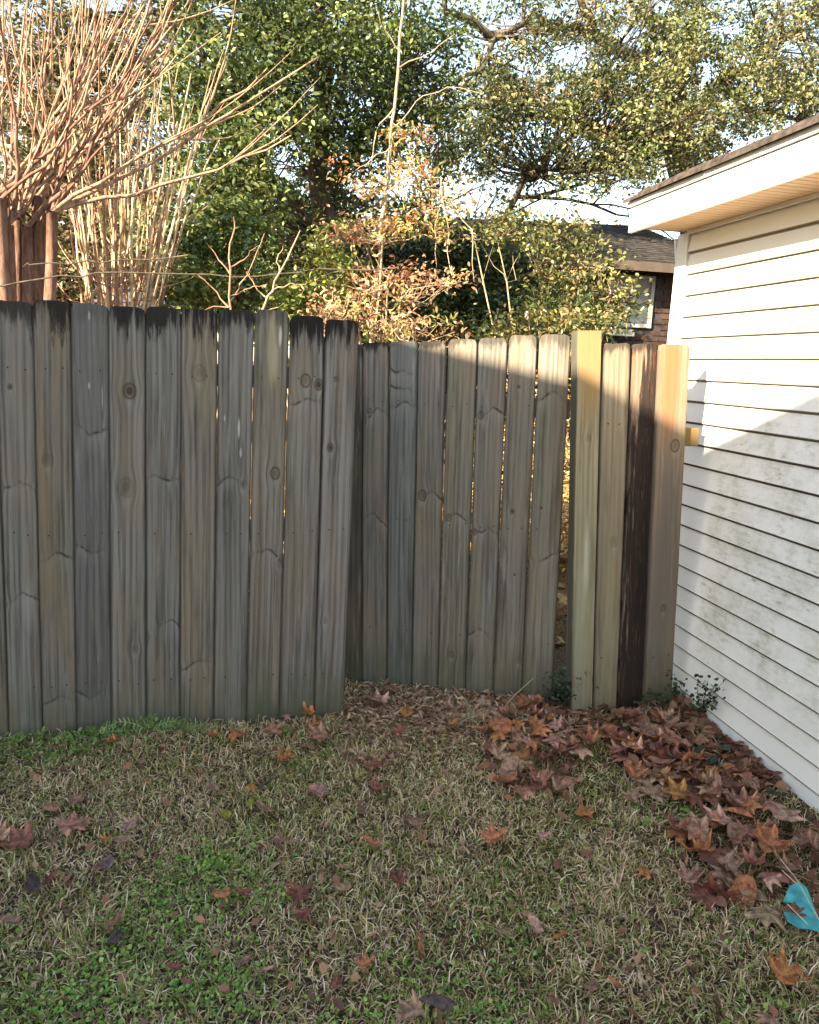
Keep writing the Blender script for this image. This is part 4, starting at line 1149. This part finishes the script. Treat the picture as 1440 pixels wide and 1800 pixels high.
# ------------------------------------------------------------------ individually fallen leaves
m_fallen = leaf_mat('fallen_leaf', rough=.6, trans=.12, spec=.3, veins=True)
def leaf_shape(kind, seed, curl, twist=0.0):
    r = random.Random(seed)
    n = 30 if kind == 'lobed' else 18
    out = []
    for i in range(n):
        th = 2 * math.pi * i / n
        if kind == 'lobed':                       # five pointed lobes, deep sinuses, base at th = pi
            d = min(abs((th - c + math.pi) % (2 * math.pi) - math.pi) / w for c, w in ((0, .34), (.98, .30), (-.98, .30), (1.95, .30), (-1.95, .30)))
            L = .5 * (1.0 - .20 * abs(math.sin(th / 2)))
            rad = L * (.50 + .54 * math.exp(-(d * 1.0) ** 1.8))
            rad *= 1 + (.10 if i % 2 else -.06) + r.uniform(-.06, .06)
        elif kind == 'oval':
            rad = .5 * (.62 + .38 * abs(math.cos(th))) * (1 + r.uniform(-.05, .05))
            if abs(th) < .01: rad *= 1.15
        else:                                     # narrow, curled over
            rad = .5 / math.sqrt((math.cos(th)) ** 2 + (math.sin(th) / .36) ** 2) * (1 + r.uniform(-.04, .04))
        out.append((rad * math.cos(th), rad * math.sin(th)))
    V = []; cc = []
    def zf(x, y):
        rr_ = math.hypot(x, y)
        return curl * (y * y * 1.6 + x * x * .5) + twist * x * y + .05 * math.sin(9 * x + seed) * rr_ + .045 * math.cos(11 * y + seed * 2) * rr_ + (.10 if rr_ > .4 else 0) * r.uniform(-.5, 1.0) * abs(curl)
    V.append((0, 0, zf(0, 0))); cc.append(.85)
    for f in (.38, .72, 1.0):
        for i, (a, b) in enumerate(out):
            jx = r.uniform(-.012, .012)
            V.append((a * f + jx, b * f, zf(a * f, b * f))); cc.append({.38: .95, .72: 1.05, 1.0: .9}[f] * r.uniform(.8, 1.2) * (1.3 if kind == 'lobed' and min(abs((2 * math.pi * i / n - c_ + math.pi) % (2 * math.pi) - math.pi) for c_ in (0, .98, -.98, 1.95, -1.95)) < .12 else .92))
    F = []
    for i in range(n):
        j = (i + 1) % n
        F.append((0, 1 + i, 1 + j))
        for q in (0, 1):
            F.append((1 + q * n + i, 1 + (q + 1) * n + i, 1 + (q + 1) * n + j)); F.append((1 + q * n + i, 1 + (q + 1) * n + j, 1 + q * n + j))
    # leaf stalk
    k = len(V); x0 = -.22
    V += [(x0, .008, zf(x0, 0) + .012), (x0, -.008, zf(x0, 0) + .012), (x0 - .25, -.006, zf(x0, 0) + .05), (x0 - .25, .006, zf(x0, 0) + .05), (x0 - .5, .02, .10), (x0 - .5, .032, .10)]
    F += [(k, k + 1, k + 2), (k, k + 2, k + 3), (k + 3, k + 2, k + 4), (k + 3, k + 4, k + 5)]; cc += [.7] * 6
    c = np.repeat(np.array(cc)[:, None], 3, 1)
    me = mesh_np(np.array(V), np.array(F), 'leaf_' + kind, c, True)
    me.materials.append(m_fallen)
    return me
SH = {'lobed': [leaf_shape('lobed', s, c, t) for s, c, t in ((1, .15, 0), (2, .5, .2), (3, -.5, -.3), (4, .8, .4), (5, -.8, .3), (6, 1.05, -.2), (7, -.25, .5), (8, .6, .8), (9, -1.3, -.6), (10, .9, -.9))],
      'oval': [leaf_shape('oval', s, c, t) for s, c, t in ((11, .5, .1), (12, -.7, .3), (13, 1.2, -.3), (14, .2, .3))],
      'curled': [leaf_shape('curled', s, c, t) for s, c, t in ((21, 1.4, .4), (22, 1.9, -.5), (23, -1.4, .6))]}
LC = {'russet': (.50, .25, .165), 'rust': (.54, .22, .10), 'brown': (.42, .25, .165), 'darkred': (.32, .125, .085), 'pink': (.62, .36, .27), 'orange': (.55, .24, .08), 'tan': (.50, .33, .21),
      'purple': (.26, .17, .17), 'black': (.13, .10, .095), 'yellow': (.42, .46, .06), 'green': (.12, .22, .05)}
def fallen(px, py, size, col, kind='lobed', label=None, group=None, rot=None, tilt=.25, lift=.012, var=None, cat='leaf', zoff=0.0):
    q = gnd(px, py, .012)
    z = float(gz(q[0], q[1])) + lift + zoff
    q = gnd(px, py, z)
    me = SH[kind][var if var is not None else random.randrange(len(SH[kind]))]
    o = bpy.data.objects.new('fallen_leaf', me); COL.objects.link(o)
    o.location = q
    sc = size * random.uniform(.88, 1.1)
    o.scale = (sc, sc * random.uniform(.68, 1.05), sc * random.uniform(.8, 1.3))
    o.rotation_euler = (random.gauss(0, tilt), random.gauss(0, tilt), rot if rot is not None else random.uniform(0, 6.28))
    c = LC[col]; k = random.uniform(.8, 1.2)
    o.color = (min(1, c[0] * k), min(1, c[1] * k * random.uniform(.9, 1.1)), min(1, c[2] * k), 1)
    tag(o, label, cat, group)
    return o
single = [
 (120, 1452, .150, 'russet', 'lobed', 'big star-shaped russet leaf lying flat on the lawn at the left', 0),
 (40, 1478, .12, 'darkred', 'lobed', 'deep red leaf left of the big star-shaped one', 1),
 (-2, 1470, .11, 'russet', 'lobed', 'russet leaf cut by the left edge of the picture', 1),
 (229, 1448, .075, 'pink', 'lobed', 'small pinkish lobed leaf right of the big star-shaped one', 1),
 (185, 1476, .06, 'orange', 'lobed', 'small bright orange leaf below the pinkish leaf', 3),
 (216, 1479, .05, 'tan', 'oval', 'small tan leaf next to the bright orange one', 0),
 (90, 1415, .06, 'russet', 'oval', 'small russet oval leaf above the big star-shaped one', 1),
 (133, 1408, .05, 'brown', 'oval', 'small brown leaf above the stalk of the star-shaped one', 2),
 (188, 1521, .075, 'purple', 'oval', 'dull purple round leaf on the clover at the left', 0),
 (58, 1560, .10, 'black', 'curled', 'blackened narrow leaf with a reddish partner at the left', 0),
 (88, 1547, .06, 'darkred', 'curled', 'reddish folded leaf touching the blackened narrow one', 1),
 (202, 1304, .085, 'rust', 'lobed', 'orange-red leaf leaning at the fence foot by the fern-like weed', 3),
 (203, 1622, .07, 'russet', 'curled', 'upright curled russet leaf in the lower left lawn', 1),
 (202, 1645, .045, 'black', 'oval', 'small black leaf under the upright curled one', 1),
 (20, 1620, .08, 'brown', 'curled', 'grey-brown curled leaf near the lower left edge', 0),
 (352, 1361, .05, 'rust', 'lobed', 'small rust leaf below the fence, left of the dry stalks', 3),
 (375, 1386, .04, 'tan', 'oval', 'small tan leaf beside the small rust leaf', 0),
 (441, 1380, .07, 'orange', 'lobed', 'bright orange leaf just left of a dark twig', 4),
 (497, 1336, .085, 'orange', 'lobed', 'orange-brown leaf standing up in the grass below the fence end', 5),
 (398, 1431, .042, 'yellow', 'oval', 'larger lime-yellow round leaf in the lawn', 3),
 (440, 1412, .036, 'yellow', 'oval', 'smaller lime-yellow round leaf up right of the larger one', 3),
 (465, 1425, .075, 'brown', 'curled', 'brown upright curled leaf right of the lime-yellow leaves', 1),
 (557, 1390, .075, 'pink', 'oval', 'broad pinkish-brown oval leaf in mid lawn', 0),
 (655, 1345, .12, 'darkred', 'lobed', 'large dark red star leaf on the path to the gate', 0),
 (665, 1388, .08, 'darkred', 'lobed', 'dark red leaf directly below the large dark red star leaf', 3),
 (652, 1482, .085, 'rust', 'curled', 'shiny rust-red folded leaf in the centre of the lawn', 0),
 (865, 1475, .105, 'rust', 'lobed', 'rust-red maple-like leaf right of the lawn centre', 1),
 (955, 1472, .055, 'pink', 'lobed', 'small pink leaf right of the rust-red maple-like leaf', 1),
 (1027, 1423, .075, 'orange', 'oval', 'cupped glossy orange-brown oval leaf before the leaf drift', 1),
 (1135, 1526, .085, 'rust', 'lobed', 'rust leaf with upturned tips left of the leaf drift', 4),
 (525, 1568, .10, 'darkred', 'lobed', 'dark red crumpled leaf below mid lawn', 5),
 (538, 1605, .085, 'darkred', 'lobed', 'dark red crumpled leaf just under its twin', 3),
 (430, 1568, .06, 'darkred', 'lobed', 'small dark red leaf left of the crumpled pair', 3),
 (388, 1566, .05, 'rust', 'oval', 'small rust leaf on the clover', 1),
 (495, 1478, .06, 'brown', 'lobed', 'brown curled leaf beside a tan one above the clover', 3),
 (516, 1481, .055, 'pink', 'curled', 'pinkish curled leaf touching the brown one above the clover', 0),
 (487, 1515, .055, 'tan', 'curled', 'tan pointed leaf standing above the clover', 2),
 (600, 1553, .06, 'brown', 'oval', 'brown oval leaf right of the crumpled pair', 1),
 (700, 1548, .08, 'darkred', 'lobed', 'dull red lobed leaf right of the lawn centre line', 3),
 (640, 1696, .06, 'rust', 'lobed', 'small rust leaf in the lower middle lawn', 1),
 (465, 1708, .055, 'pink', 'curled', 'narrow pink leaf in the lower lawn', 0),
 (940, 1630, .075, 'pink', 'curled', 'dusty pink narrow leaf in the lower right lawn', 0),
 (985, 1645, .05, 'orange', 'curled', 'small orange curled leaf beside the dusty pink one', 1),
 (885, 1633, .04, 'brown', 'oval', 'tiny brown leaf left of the dusty pink one', 1),
 (740, 1672, .05, 'rust', 'curled', 'small rust sliver of leaf in the lower middle lawn', 0),
 (1376, 1716, .10, 'orange', 'lobed', 'big curled orange-brown leaf at the lower right', 5),
 (1355, 1788, .09, 'brown', 'lobed', 'brown leaf at the bottom right edge', 4),
 (740, 1673, .045, 'brown', 'curled', 'short brown curled leaf below the rust sliver', 1),
 (770, 1755, .10, 'black', 'curled', 'dark shrivelled leaf in the bottom middle', 2),
 (730, 1775, .09, 'brown', 'lobed', 'brown torn leaf beside the dark shrivelled one', 3),
 (1085, 1735, .05, 'rust', 'curled', 'small rust curled leaf in the bottom right lawn', 1),
 (1040, 1730, .045, 'brown', 'oval', 'small brown oval leaf in the bottom right lawn', 1),
 (730, 1440, .05, 'brown', 'oval', 'small brown leaf above the shiny rust-red one', 1),
 (430, 1690, .04, 'brown', 'oval', 'tiny brown leaf by the narrow pink one', 0),
 (590, 1730, .05, 'darkred', 'lobed', 'small dark red leaf in the bottom middle lawn', 3),
 (305, 1700, .05, 'darkred', 'curled', 'dark red curl in the lower left clover', 0),
 (375, 1292, .085, 'rust', 'lobed', 'first rust leaf from the left along the foot of the fence', 1),
 (418, 1289, .085, 'rust', 'lobed', 'second rust leaf from the left along the foot of the fence', 4),
 (475, 1283, .12, 'russet', 'lobed', 'wide russet leaf leaning against the bottom of the ninth picket', 1),
 (501, 1258, .065, 'pink', 'lobed', 'small pale leaf standing on edge against the fence', 4),
 (546, 1254, .09, 'orange', 'lobed', 'orange leaf pile-topper at the end of the left fence', 5),
 (553, 1275, .09, 'rust', 'lobed', 'rust leaf under the orange one at the fence end', 3),
 (565, 1292, .115, 'russet', 'lobed', 'broad russet leaf at the corner of the left fence', 1),
 (545, 1308, .07, 'brown', 'oval', 'dark brown leaf in front of the broad russet one', 1),
 (668, 1232, .14, 'pink', 'lobed', 'large pale pink leaf just inside the gate opening', 1),
 (715, 1248, .08, 'orange', 'oval', 'orange-brown oval leaf right of the large pale pink one', 1),
 (790, 1243, .07, 'pink', 'lobed', 'pink leaf at the foot of the gate', 3),
 (795, 1275, .08, 'rust', 'curled', 'rust curl left of the dry grass tuft', 0),
 (700, 1285, .09, 'darkred', 'lobed', 'dark leaf in the middle of the gate opening', 0),
 (1110, 1398, .09, 'tan', 'lobed', 'yellowish tan leaf at the near edge of the drift', 1),
 (1150, 1395, .13, 'tan', 'lobed', 'broad tan leaf pointing into the lawn at the drift edge', 0),
 (1270, 1440, .12, 'pink', 'lobed', 'pale pink star leaf beside the siding', 1),
 (1310, 1460, .10, 'pink', 'lobed', 'pale pink broad leaf nearest the siding', 0),
 (1385, 1435, .14, 'pink', 'lobed', 'broad pale leaf flattened under the siding edge', 0),
]
for (px, py, s, c, k, lb, v) in single:
    fallen(px, py, s * 1.12, c, k, lb, 'fallen leaves', var=v if v < len(SH[k]) else 0, tilt=.16 if s < .14 else .04, lift=.036 + .06 * s, rot=None if s != .150 else .5)
def inpoly(x, y, P):
    c = False; j = len(P) - 1
    for i in range(len(P)):
        if (P[i][1] > y) != (P[j][1] > y) and x < (P[j][0] - P[i][0]) * (y - P[i][1]) / (P[j][1] - P[i][1]) + P[i][0]: c = not c
        j = i
    return c
drifts = [
 ([(850, 1232), (985, 1225), (1180, 1225), (1190, 1250), (1100, 1300), (1010, 1325), (900, 1305), (850, 1280)], 62, 'in the drift at the foot of the gate and post', 'leaves drifted against the gate'),
 ([(860, 1325), (960, 1320), (1005, 1330), (1000, 1400), (930, 1400), (860, 1370)], 14, 'in the small heap out on the lawn before the post', 'leaves heaped on the lawn before the post'),
 ([(1175, 1235), (1225, 1260), (1330, 1325), (1385, 1405), (1300, 1425), (1220, 1400), (1130, 1380), (1080, 1320)], 100, 'in the thick drift along the white siding', 'leaves drifted along the siding'),
 ([(1170, 1440), (1290, 1430), (1440, 1470), (1440, 1640), (1400, 1640), (1330, 1590), (1240, 1590), (1190, 1520)], 36, 'in the drift around the turquoise scrap', 'leaves around the turquoise scrap'),
]
cls = ['russet', 'brown', 'rust', 'brown', 'russet', 'rust', 'orange', 'tan', 'rust', 'russet', 'brown', 'darkred', 'russet', 'pink']
for poly, k, lb, gp in drifts:
    x0 = min(p[0] for p in poly); x1 = max(p[0] for p in poly); y0 = min(p[1] for p in poly); y1 = max(p[1] for p in poly)
    m_ = 0
    while m_ < k:
        a, b = random.uniform(x0, x1), random.uniform(y0, y1)
        if not inpoly(a, b, poly): continue
        q = gnd(a, b)
        if q[0] > 1.935 or (q[1] > YR - .03 and q[0] > 1.35) : continue
        if 1362 < a < 1450 and 1538 < b < 1650: m_ += .34; continue
        big = 1.15 if gp.endswith('scrap') else 1.0
        sz_, cl_, kd_ = random.uniform(.08, .14) * big, random.choice(cls), random.choice(['lobed'] * 7 + ['oval', 'curled'])
        full = ('small ' if sz_ < .10 else 'large ' if sz_ > .125 else 'middling ') + {'darkred': 'dark red', 'pink': 'pinkish tan', 'rust': 'rust-red', 'russet': 'russet brown'}.get(cl_, cl_) + {'lobed': ' lobed', 'oval': ' oval', 'curled': ' rolled-up'}[kd_] + ' leaf ' + lb
        fallen(a, b, sz_, cl_, kd_, full, gp, tilt=.33, lift=.024 + random.uniform(0, .035))
        m_ += 1
# small under-layer of the drifts
P = []
for poly, k, lb, gp in drifts:
    x0 = min(p[0] for p in poly); x1 = max(p[0] for p in poly); y0 = min(p[1] for p in poly); y1 = max(p[1] for p in poly)
    for _ in range(k * (16 if k != 36 else 6)):
        a, b = random.uniform(x0, x1), random.uniform(y0, y1)
        if inpoly(a, b, poly):
            q = gnd(a, b); P.append([min(q[0], 1.95), q[1], float(gz(q[0], q[1])) + random.uniform(.0, .026)])
P = np.array(P)
o = leaf_cloud('broken_leaves', P, .05, palette(len(P), [(.34, .17, .11), (.42, .22, .14), (.20, .10, .07), (.28, .14, .09)]), m_leaf_dry, None, ratio=.75, up=1.2, kind='stuff')
o['label'] = 'broken leaf pieces under the drifts'

# ------------------------------------------------------------------ turquoise scrap
m_teal = simple('turquoise_plastic', (.035, .36, .39), .4, .4, .28, 26)
OUT = [(1388, 1558), (1404, 1549), (1418, 1560), (1428, 1585), (1436, 1606), (1452, 1640), (1424, 1632), (1404, 1630), (1385, 1618), (1378, 1603), (1398, 1606), (1405, 1592), (1396, 1586), (1377, 1584)]
Vt = [gnd(a, b, .085 - .03 * (b - 1550) / 80) for a, b in OUT]
V = [tuple(v) for v in Vt] + [(v[0], v[1], v[2] - .004) for v in Vt]
k = len(OUT)
F = [list(range(k))[::-1], [k + i for i in range(k)]] + [[i, (i + 1) % k, k + (i + 1) % k, k + i] for i in range(k)]
tm = mesh_py(V, F, 'scrap')
teal = link('plastic_scrap', tm, m_teal); tag(teal, 'turquoise scrap of plastic half buried in leaves at the right edge', 'plastic scrap')
fallen(1394, 1600, .075, 'darkred', 'lobed', 'dark red leaf scrap lying on the turquoise plastic', 'fallen leaves', var=1, tilt=.1, lift=.085)
straws = MB()
for pl in ([(1372, 1510), (1400, 1545), (1425, 1590), (1445, 1625)], [(1375, 1530), (1402, 1555)], [(1385, 1590), (1420, 1625)]):
    straws.tube([gnd(a, b, .100) for a, b in pl], [.0016] * len(pl), 4)
m_straw = simple('dry_straw', (.55, .45, .30), .7, .2, .15, 30)
st = straws.build('straw', m_straw); tag(st, 'thin pale straws lying across the turquoise scrap', 'straw', kind='stuff')

# ------------------------------------------------------------------ weeds at fence and wall
m_weed = leaf_mat('weed_leaf', rough=.5, trans=.2, spec=.35)
def sprig(label, base, stems, leafsize, pal, round_=.8, nleaf=5, Y=None, name='weed', r=.0016, plane=None):
    b = gnd(*base); b[2] = float(gz(b[0], b[1])) - .01
    t = empty(name, b, label, 'weed')
    mb = MB(); P = []
    for s in stems:
        tip = plane(*s) if plane else at(s[0], s[1], b[1] + .01)
        mid = b * .45 + tip * .55 + rng.normal(size=3) * .012 + np.array([0, 0, .01])
        pts = subdiv([b, mid, tip], 4, .002); mb.tube(pts, np.linspace(r, r * .5, len(pts)), 4)
        for j in range(2, len(pts)):
            for _ in range(max(1, nleaf // 3)):
                P.append(pts[j] + rng.normal(size=3) * leafsize * .5)
    leaf_cloud('foliage', np.array(P), leafsize, palette(len(P), pal), m_weed, t, ratio=round_, up=.5)
    mb.build('stem', m_bark_dark, t)
    return t
DK = [(.03, .055, .02), (.045, .08, .03), (.02, .035, .015)]
nearw = lambda a, b: atx(a, b, 1.93)
sprig('dark small-leaved creeper sprig standing in front of the white siding', (1225, 1268), [(1228, 1190), (1245, 1195), (1258, 1205), (1265, 1228), (1240, 1215), (1222, 1225), (1272, 1200), (1250, 1235), (1262, 1240)], .021, DK, .85, 8, plane=nearw)
sprig('short dark creeper at the foot of the last picket beside the siding', (1192, 1240), [(1180, 1182), (1190, 1195), (1200, 1200), (1175, 1205), (1205, 1215), (1188, 1212)], .018, DK, .8, 8, plane=lambda a, b: at(a, b, YR - .05))
sprig('dark bushy weed filling the foot of the gap between gate and post', (980, 1244), [(965, 1190), (975, 1180), (990, 1185), (1000, 1200), (985, 1200), (960, 1212), (972, 1210), (1000, 1222), (950, 1222), (988, 1218)], .022, [(.03, .05, .025), (.05, .075, .04)], .55, 16, plane=lambda a, b: at(a, b, YR - .04))
sprig('thin leafy sprig growing up the face of the yellowish post', (1032, 1246), [(1030, 1178), (1020, 1190), (1042, 1188), (1050, 1205), (1015, 1205)], .016, [(.06, .07, .03), (.09, .10, .04)], .5, 5, plane=lambda a, b: at(a, b, YR - .04))
sprig('mossy low weed at the base of the last picket', (1150, 1246), [(1130, 1222), (1145, 1215), (1160, 1218), (1172, 1228), (1155, 1232), (1120, 1235)], .016, DK, .7, 9, plane=lambda a, b: at(a, b, YR - .05))
def low_weed(label, spots, size, pal, ratio=.85, z=.06, name='broadleaf_weed'):
    b = gnd(*spots[0]); t = empty(name, (b[0], b[1], float(gz(b[0], b[1]))), label, 'weed')
    P = np.array([gnd(a + rng.uniform(-3, 3), b_ + rng.uniform(-3, 3), z + rng.uniform(-.01, .02)) for a, b_ in spots])
    leaf_cloud('foliage', P, size, palette(len(P), pal, None, .15), m_weed, t, ratio=ratio, up=2.0)
    mb = MB()
    for q in P: mb.tube([(t.location[0], t.location[1], t.location[2] - .01), (q[0], q[1], q[2])], [.0014, .001], 4)
    mb.build('stem', m_straw, t)
low_weed('dark blue-green broadleaf weed in the middle of the siding drift', [(1265, 1338), (1240, 1325), (1285, 1322), (1250, 1345), (1228, 1332), (1275, 1350), (1300, 1340), (1262, 1315), (1245, 1362), (1255, 1380)], .048, [(.025, .06, .045), (.035, .075, .05), (.05, .085, .05)])
low_weed('small round-leaved weed under the gate drift', [(942, 1257), (938, 1250), (945, 1240)], .035, [(.10, .22, .07)])
low_weed('pale round-leaved weed before the dark charred picket', [(1095, 1280), (1100, 1274), (1075, 1288), (1040, 1298), (1012, 1275), (1083, 1296), (1126, 1240)], .028, [(.12, .22, .08), (.17, .27, .12)])
low_weed('yellow-green leafy weed against the siding beyond the drift', [(1278, 1288), (1270, 1292), (1225, 1262), (1240, 1270), (1215, 1258), (1250, 1275), (1232, 1285), (1295, 1305), (1210, 1275)], .034, [(.17, .22, .06), (.08, .12, .04), (.32, .38, .06)])
low_weed('small dark weed where the siding meets the nearer drift', [(1370, 1375), (1362, 1385), (1378, 1390), (1366, 1368), (1372, 1395)], .03, [(.05, .10, .03), (.03, .05, .02)])
low_weed('small bright weed at the near edge of the drift', [(1148, 1445), (1155, 1440), (1140, 1450), (1200, 1430), (1215, 1432), (1190, 1438)], .026, [(.12, .24, .05), (.20, .28, .07)])
# fern-like rosettes
def rosette(label, px, py, fr, L, pal):
    b = gnd(px, py); t = empty('fern_weed', (b[0], b[1], float(gz(b[0], b[1]))), label, 'weed')
    P = []; mb = MB(); Vv = []; Ff = []; cc = []
    L_r = L * 1.45
    for (a, e) in fr:
        L = L_r * rng.uniform(.8, 1.1)
        d = np.array([math.cos(a) * math.cos(e), -.35 * abs(math.sin(a)), math.sin(e)]); d /= np.linalg.norm(d)
        pts = []
        q = np.array([b[0], b[1], float(gz(b[0], b[1]))])
        for i in range(9):
            pts.append(q.copy()); q = q + d * L / 8; d = d + np.array([0, -.02, -.10]); d /= np.linalg.norm(d)
        mb.tube(pts, np.linspace(.0014, .0006, 9), 4)
        sd = np.cross(d, (0, -1, .3)); sd /= np.linalg.norm(sd)
        for i in range(2, 9):
            for s in (-1, 1):
                w = .024 * (1 - abs(i - 4.5) / 6)
                p0 = np.array(pts[i]); tip = p0 + sd * s * w + (np.array(pts[i]) - np.array(pts[i - 1])) * .35
                k = len(Vv); up = (np.array(pts[i]) - np.array(pts[i - 1])) * .42
                Vv += [p0 - up * .6, tip - up * .4, tip + up * .5, p0 + up * .6]; Ff.append([k, k + 1, k + 2, k + 3])
                c = np.array(pal[rng.integers(len(pal))]) * rng.uniform(.8, 1.2); cc += [c] * 4
    link('frond', mesh_np(np.array(Vv), np.array(Ff), 'frond', np.array(cc)), m_weed, t)
    mb.build('stem', m_straw, t)
FG = [(.16, .32, .09), (.22, .40, .13), (.11, .22, .07)]
rosette('fern-like green weed standing at the foot of the fifth picket', 262, 1290, [(2.6, .8), (2.0, 1.2), (1.5, 1.4), (1.0, 1.2), (.5, .7), (2.9, .4), (.2, .35), (1.25, 1.3)], .10, FG)
rosette('smaller light green fern-like weed right of the taller one', 318, 1290, [(2.4, .9), (1.7, 1.2), (1.1, 1.1), (.6, .7), (2.9, .5)], .075, [(.17, .26, .10), (.12, .2, .07)])
rosette('dark green ferny weed left of the tallest one', 165, 1300, [(2.4, .5), (.9, .8), (.6, .6), (.4, .4), (1.6, .9)], .11, FG)
rosette('pale ferny weed leaning out below the seventh picket', 352, 1296, [(2.2, .9), (1.2, 1.0), (.6, .8)], .07, [(.2, .28, .12)])
# tufts of longer grass
def tuft(label, px, py, n, L, pal, spread=.05, lean=.6, name='grass_tuft', w=.0016, cat='grass tuft'):
    b = gnd(px, py)
    Vv = []; Ff = []; cc = []
    for i in range(n):
        a = rng.uniform(0, 6.28); q = np.array([b[0] + rng.normal() * spread, b[1] + rng.normal() * spread * .6, 0]); q[2] = float(gz(q[0], q[1])) - .004
        d = np.array([math.cos(a) * rng.uniform(.1, lean), math.sin(a) * rng.uniform(.1, lean), 1.0]); d /= np.linalg.norm(d)
        sd = np.cross(d, (rng.normal(), rng.normal(), .1)); sd /= np.linalg.norm(sd)
        l = L * rng.uniform(.4, 1.1); k = len(Vv); c = np.array(pal[rng.integers(len(pal))]) * rng.uniform(.75, 1.25)
        for j in range(5):
            ww = w * (1 - j / 4.6); Vv += [q - sd * ww, q + sd * ww]; cc += [c, c]
            if j < 4: Ff.append([k + 2 * j, k + 2 * j + 1, k + 2 * j + 3, k + 2 * j + 2])
            q = q + d * l / 4; d = d + np.array([math.cos(a), math.sin(a), -.5]) * .28; d /= np.linalg.norm(d)
    o = link(name, mesh_np(np.array(Vv), np.array(Ff), 'tuft', np.array(cc)), m_blade); tag(o, label, cat)
    return o
SP = [(.50, .43, .29), (.40, .32, .2), (.58, .52, .38)]
GP = [(.10, .17, .05), (.15, .22, .07), (.3, .3, .15)]
tuft('dry straw-coloured grass tuft in front of the gate', 828, 1275, 150, .13, SP, .045, 1.0)
tuft('sparse dry straws left of the lime-yellow leaves', 395, 1375, 46, .10, SP, .05, .7)
tuft('green grass tuft among the leaves before the siding', 1320, 1520, 150, .085, GP, .05, .9)
tuft('pale grass tuft between the drift leaves and the near lawn', 1175, 1405, 70, .09, SP + GP, .05, .9)
tuft('mixed grass tuft just right of the fence end', 600, 1320, 90, .07, GP + SP, .06, .9)
tuft('straw tuft beside the siding in the pale leaves', 1350, 1425, 60, .07, SP, .04, .9)
tuft('greenish tuft beside the yellow-green leaf of the drift', 1215, 1445, 60, .06, GP, .05, .9)
for i, (a, b, c_, d_, lb) in enumerate(((870, 1262, 938, 1192, 'long bent straw rising in front of the gate'), (838, 1262, 795, 1205, 'short straw leaning left in front of the gate'))):
    q0, q1 = gnd(a, b), at(c_, d_, gnd(a, b)[1] - .01)
    o = MB().tube([q0, q0 * .5 + q1 * .5 + np.array([0, 0, .012]), q1], [.0016, .0014, .001], 4).build('straw_stalk', m_straw); tag(o, lb, 'straw')
# twigs on the ground
for (a, b, c_, d_, r, lb) in ((455, 1385, 490, 1365, .004, 'short dark twig right of the bright orange leaf'), (1300, 1500, 1440, 1555, .0022, 'thin pale twig above the turquoise scrap'), (1180, 1710, 1230, 1690, .002, 'thin twig in the lower right lawn')):
    o = MB().tube([gnd(a, b, .03), gnd((a + c_) / 2, (b + d_) / 2 - 3, .04), gnd(c_, d_, .03)], [r, r, r * .7], 5).build('twig', m_bark_dark if r > .003 else m_bark_tan); tag(o, lb, 'twig')
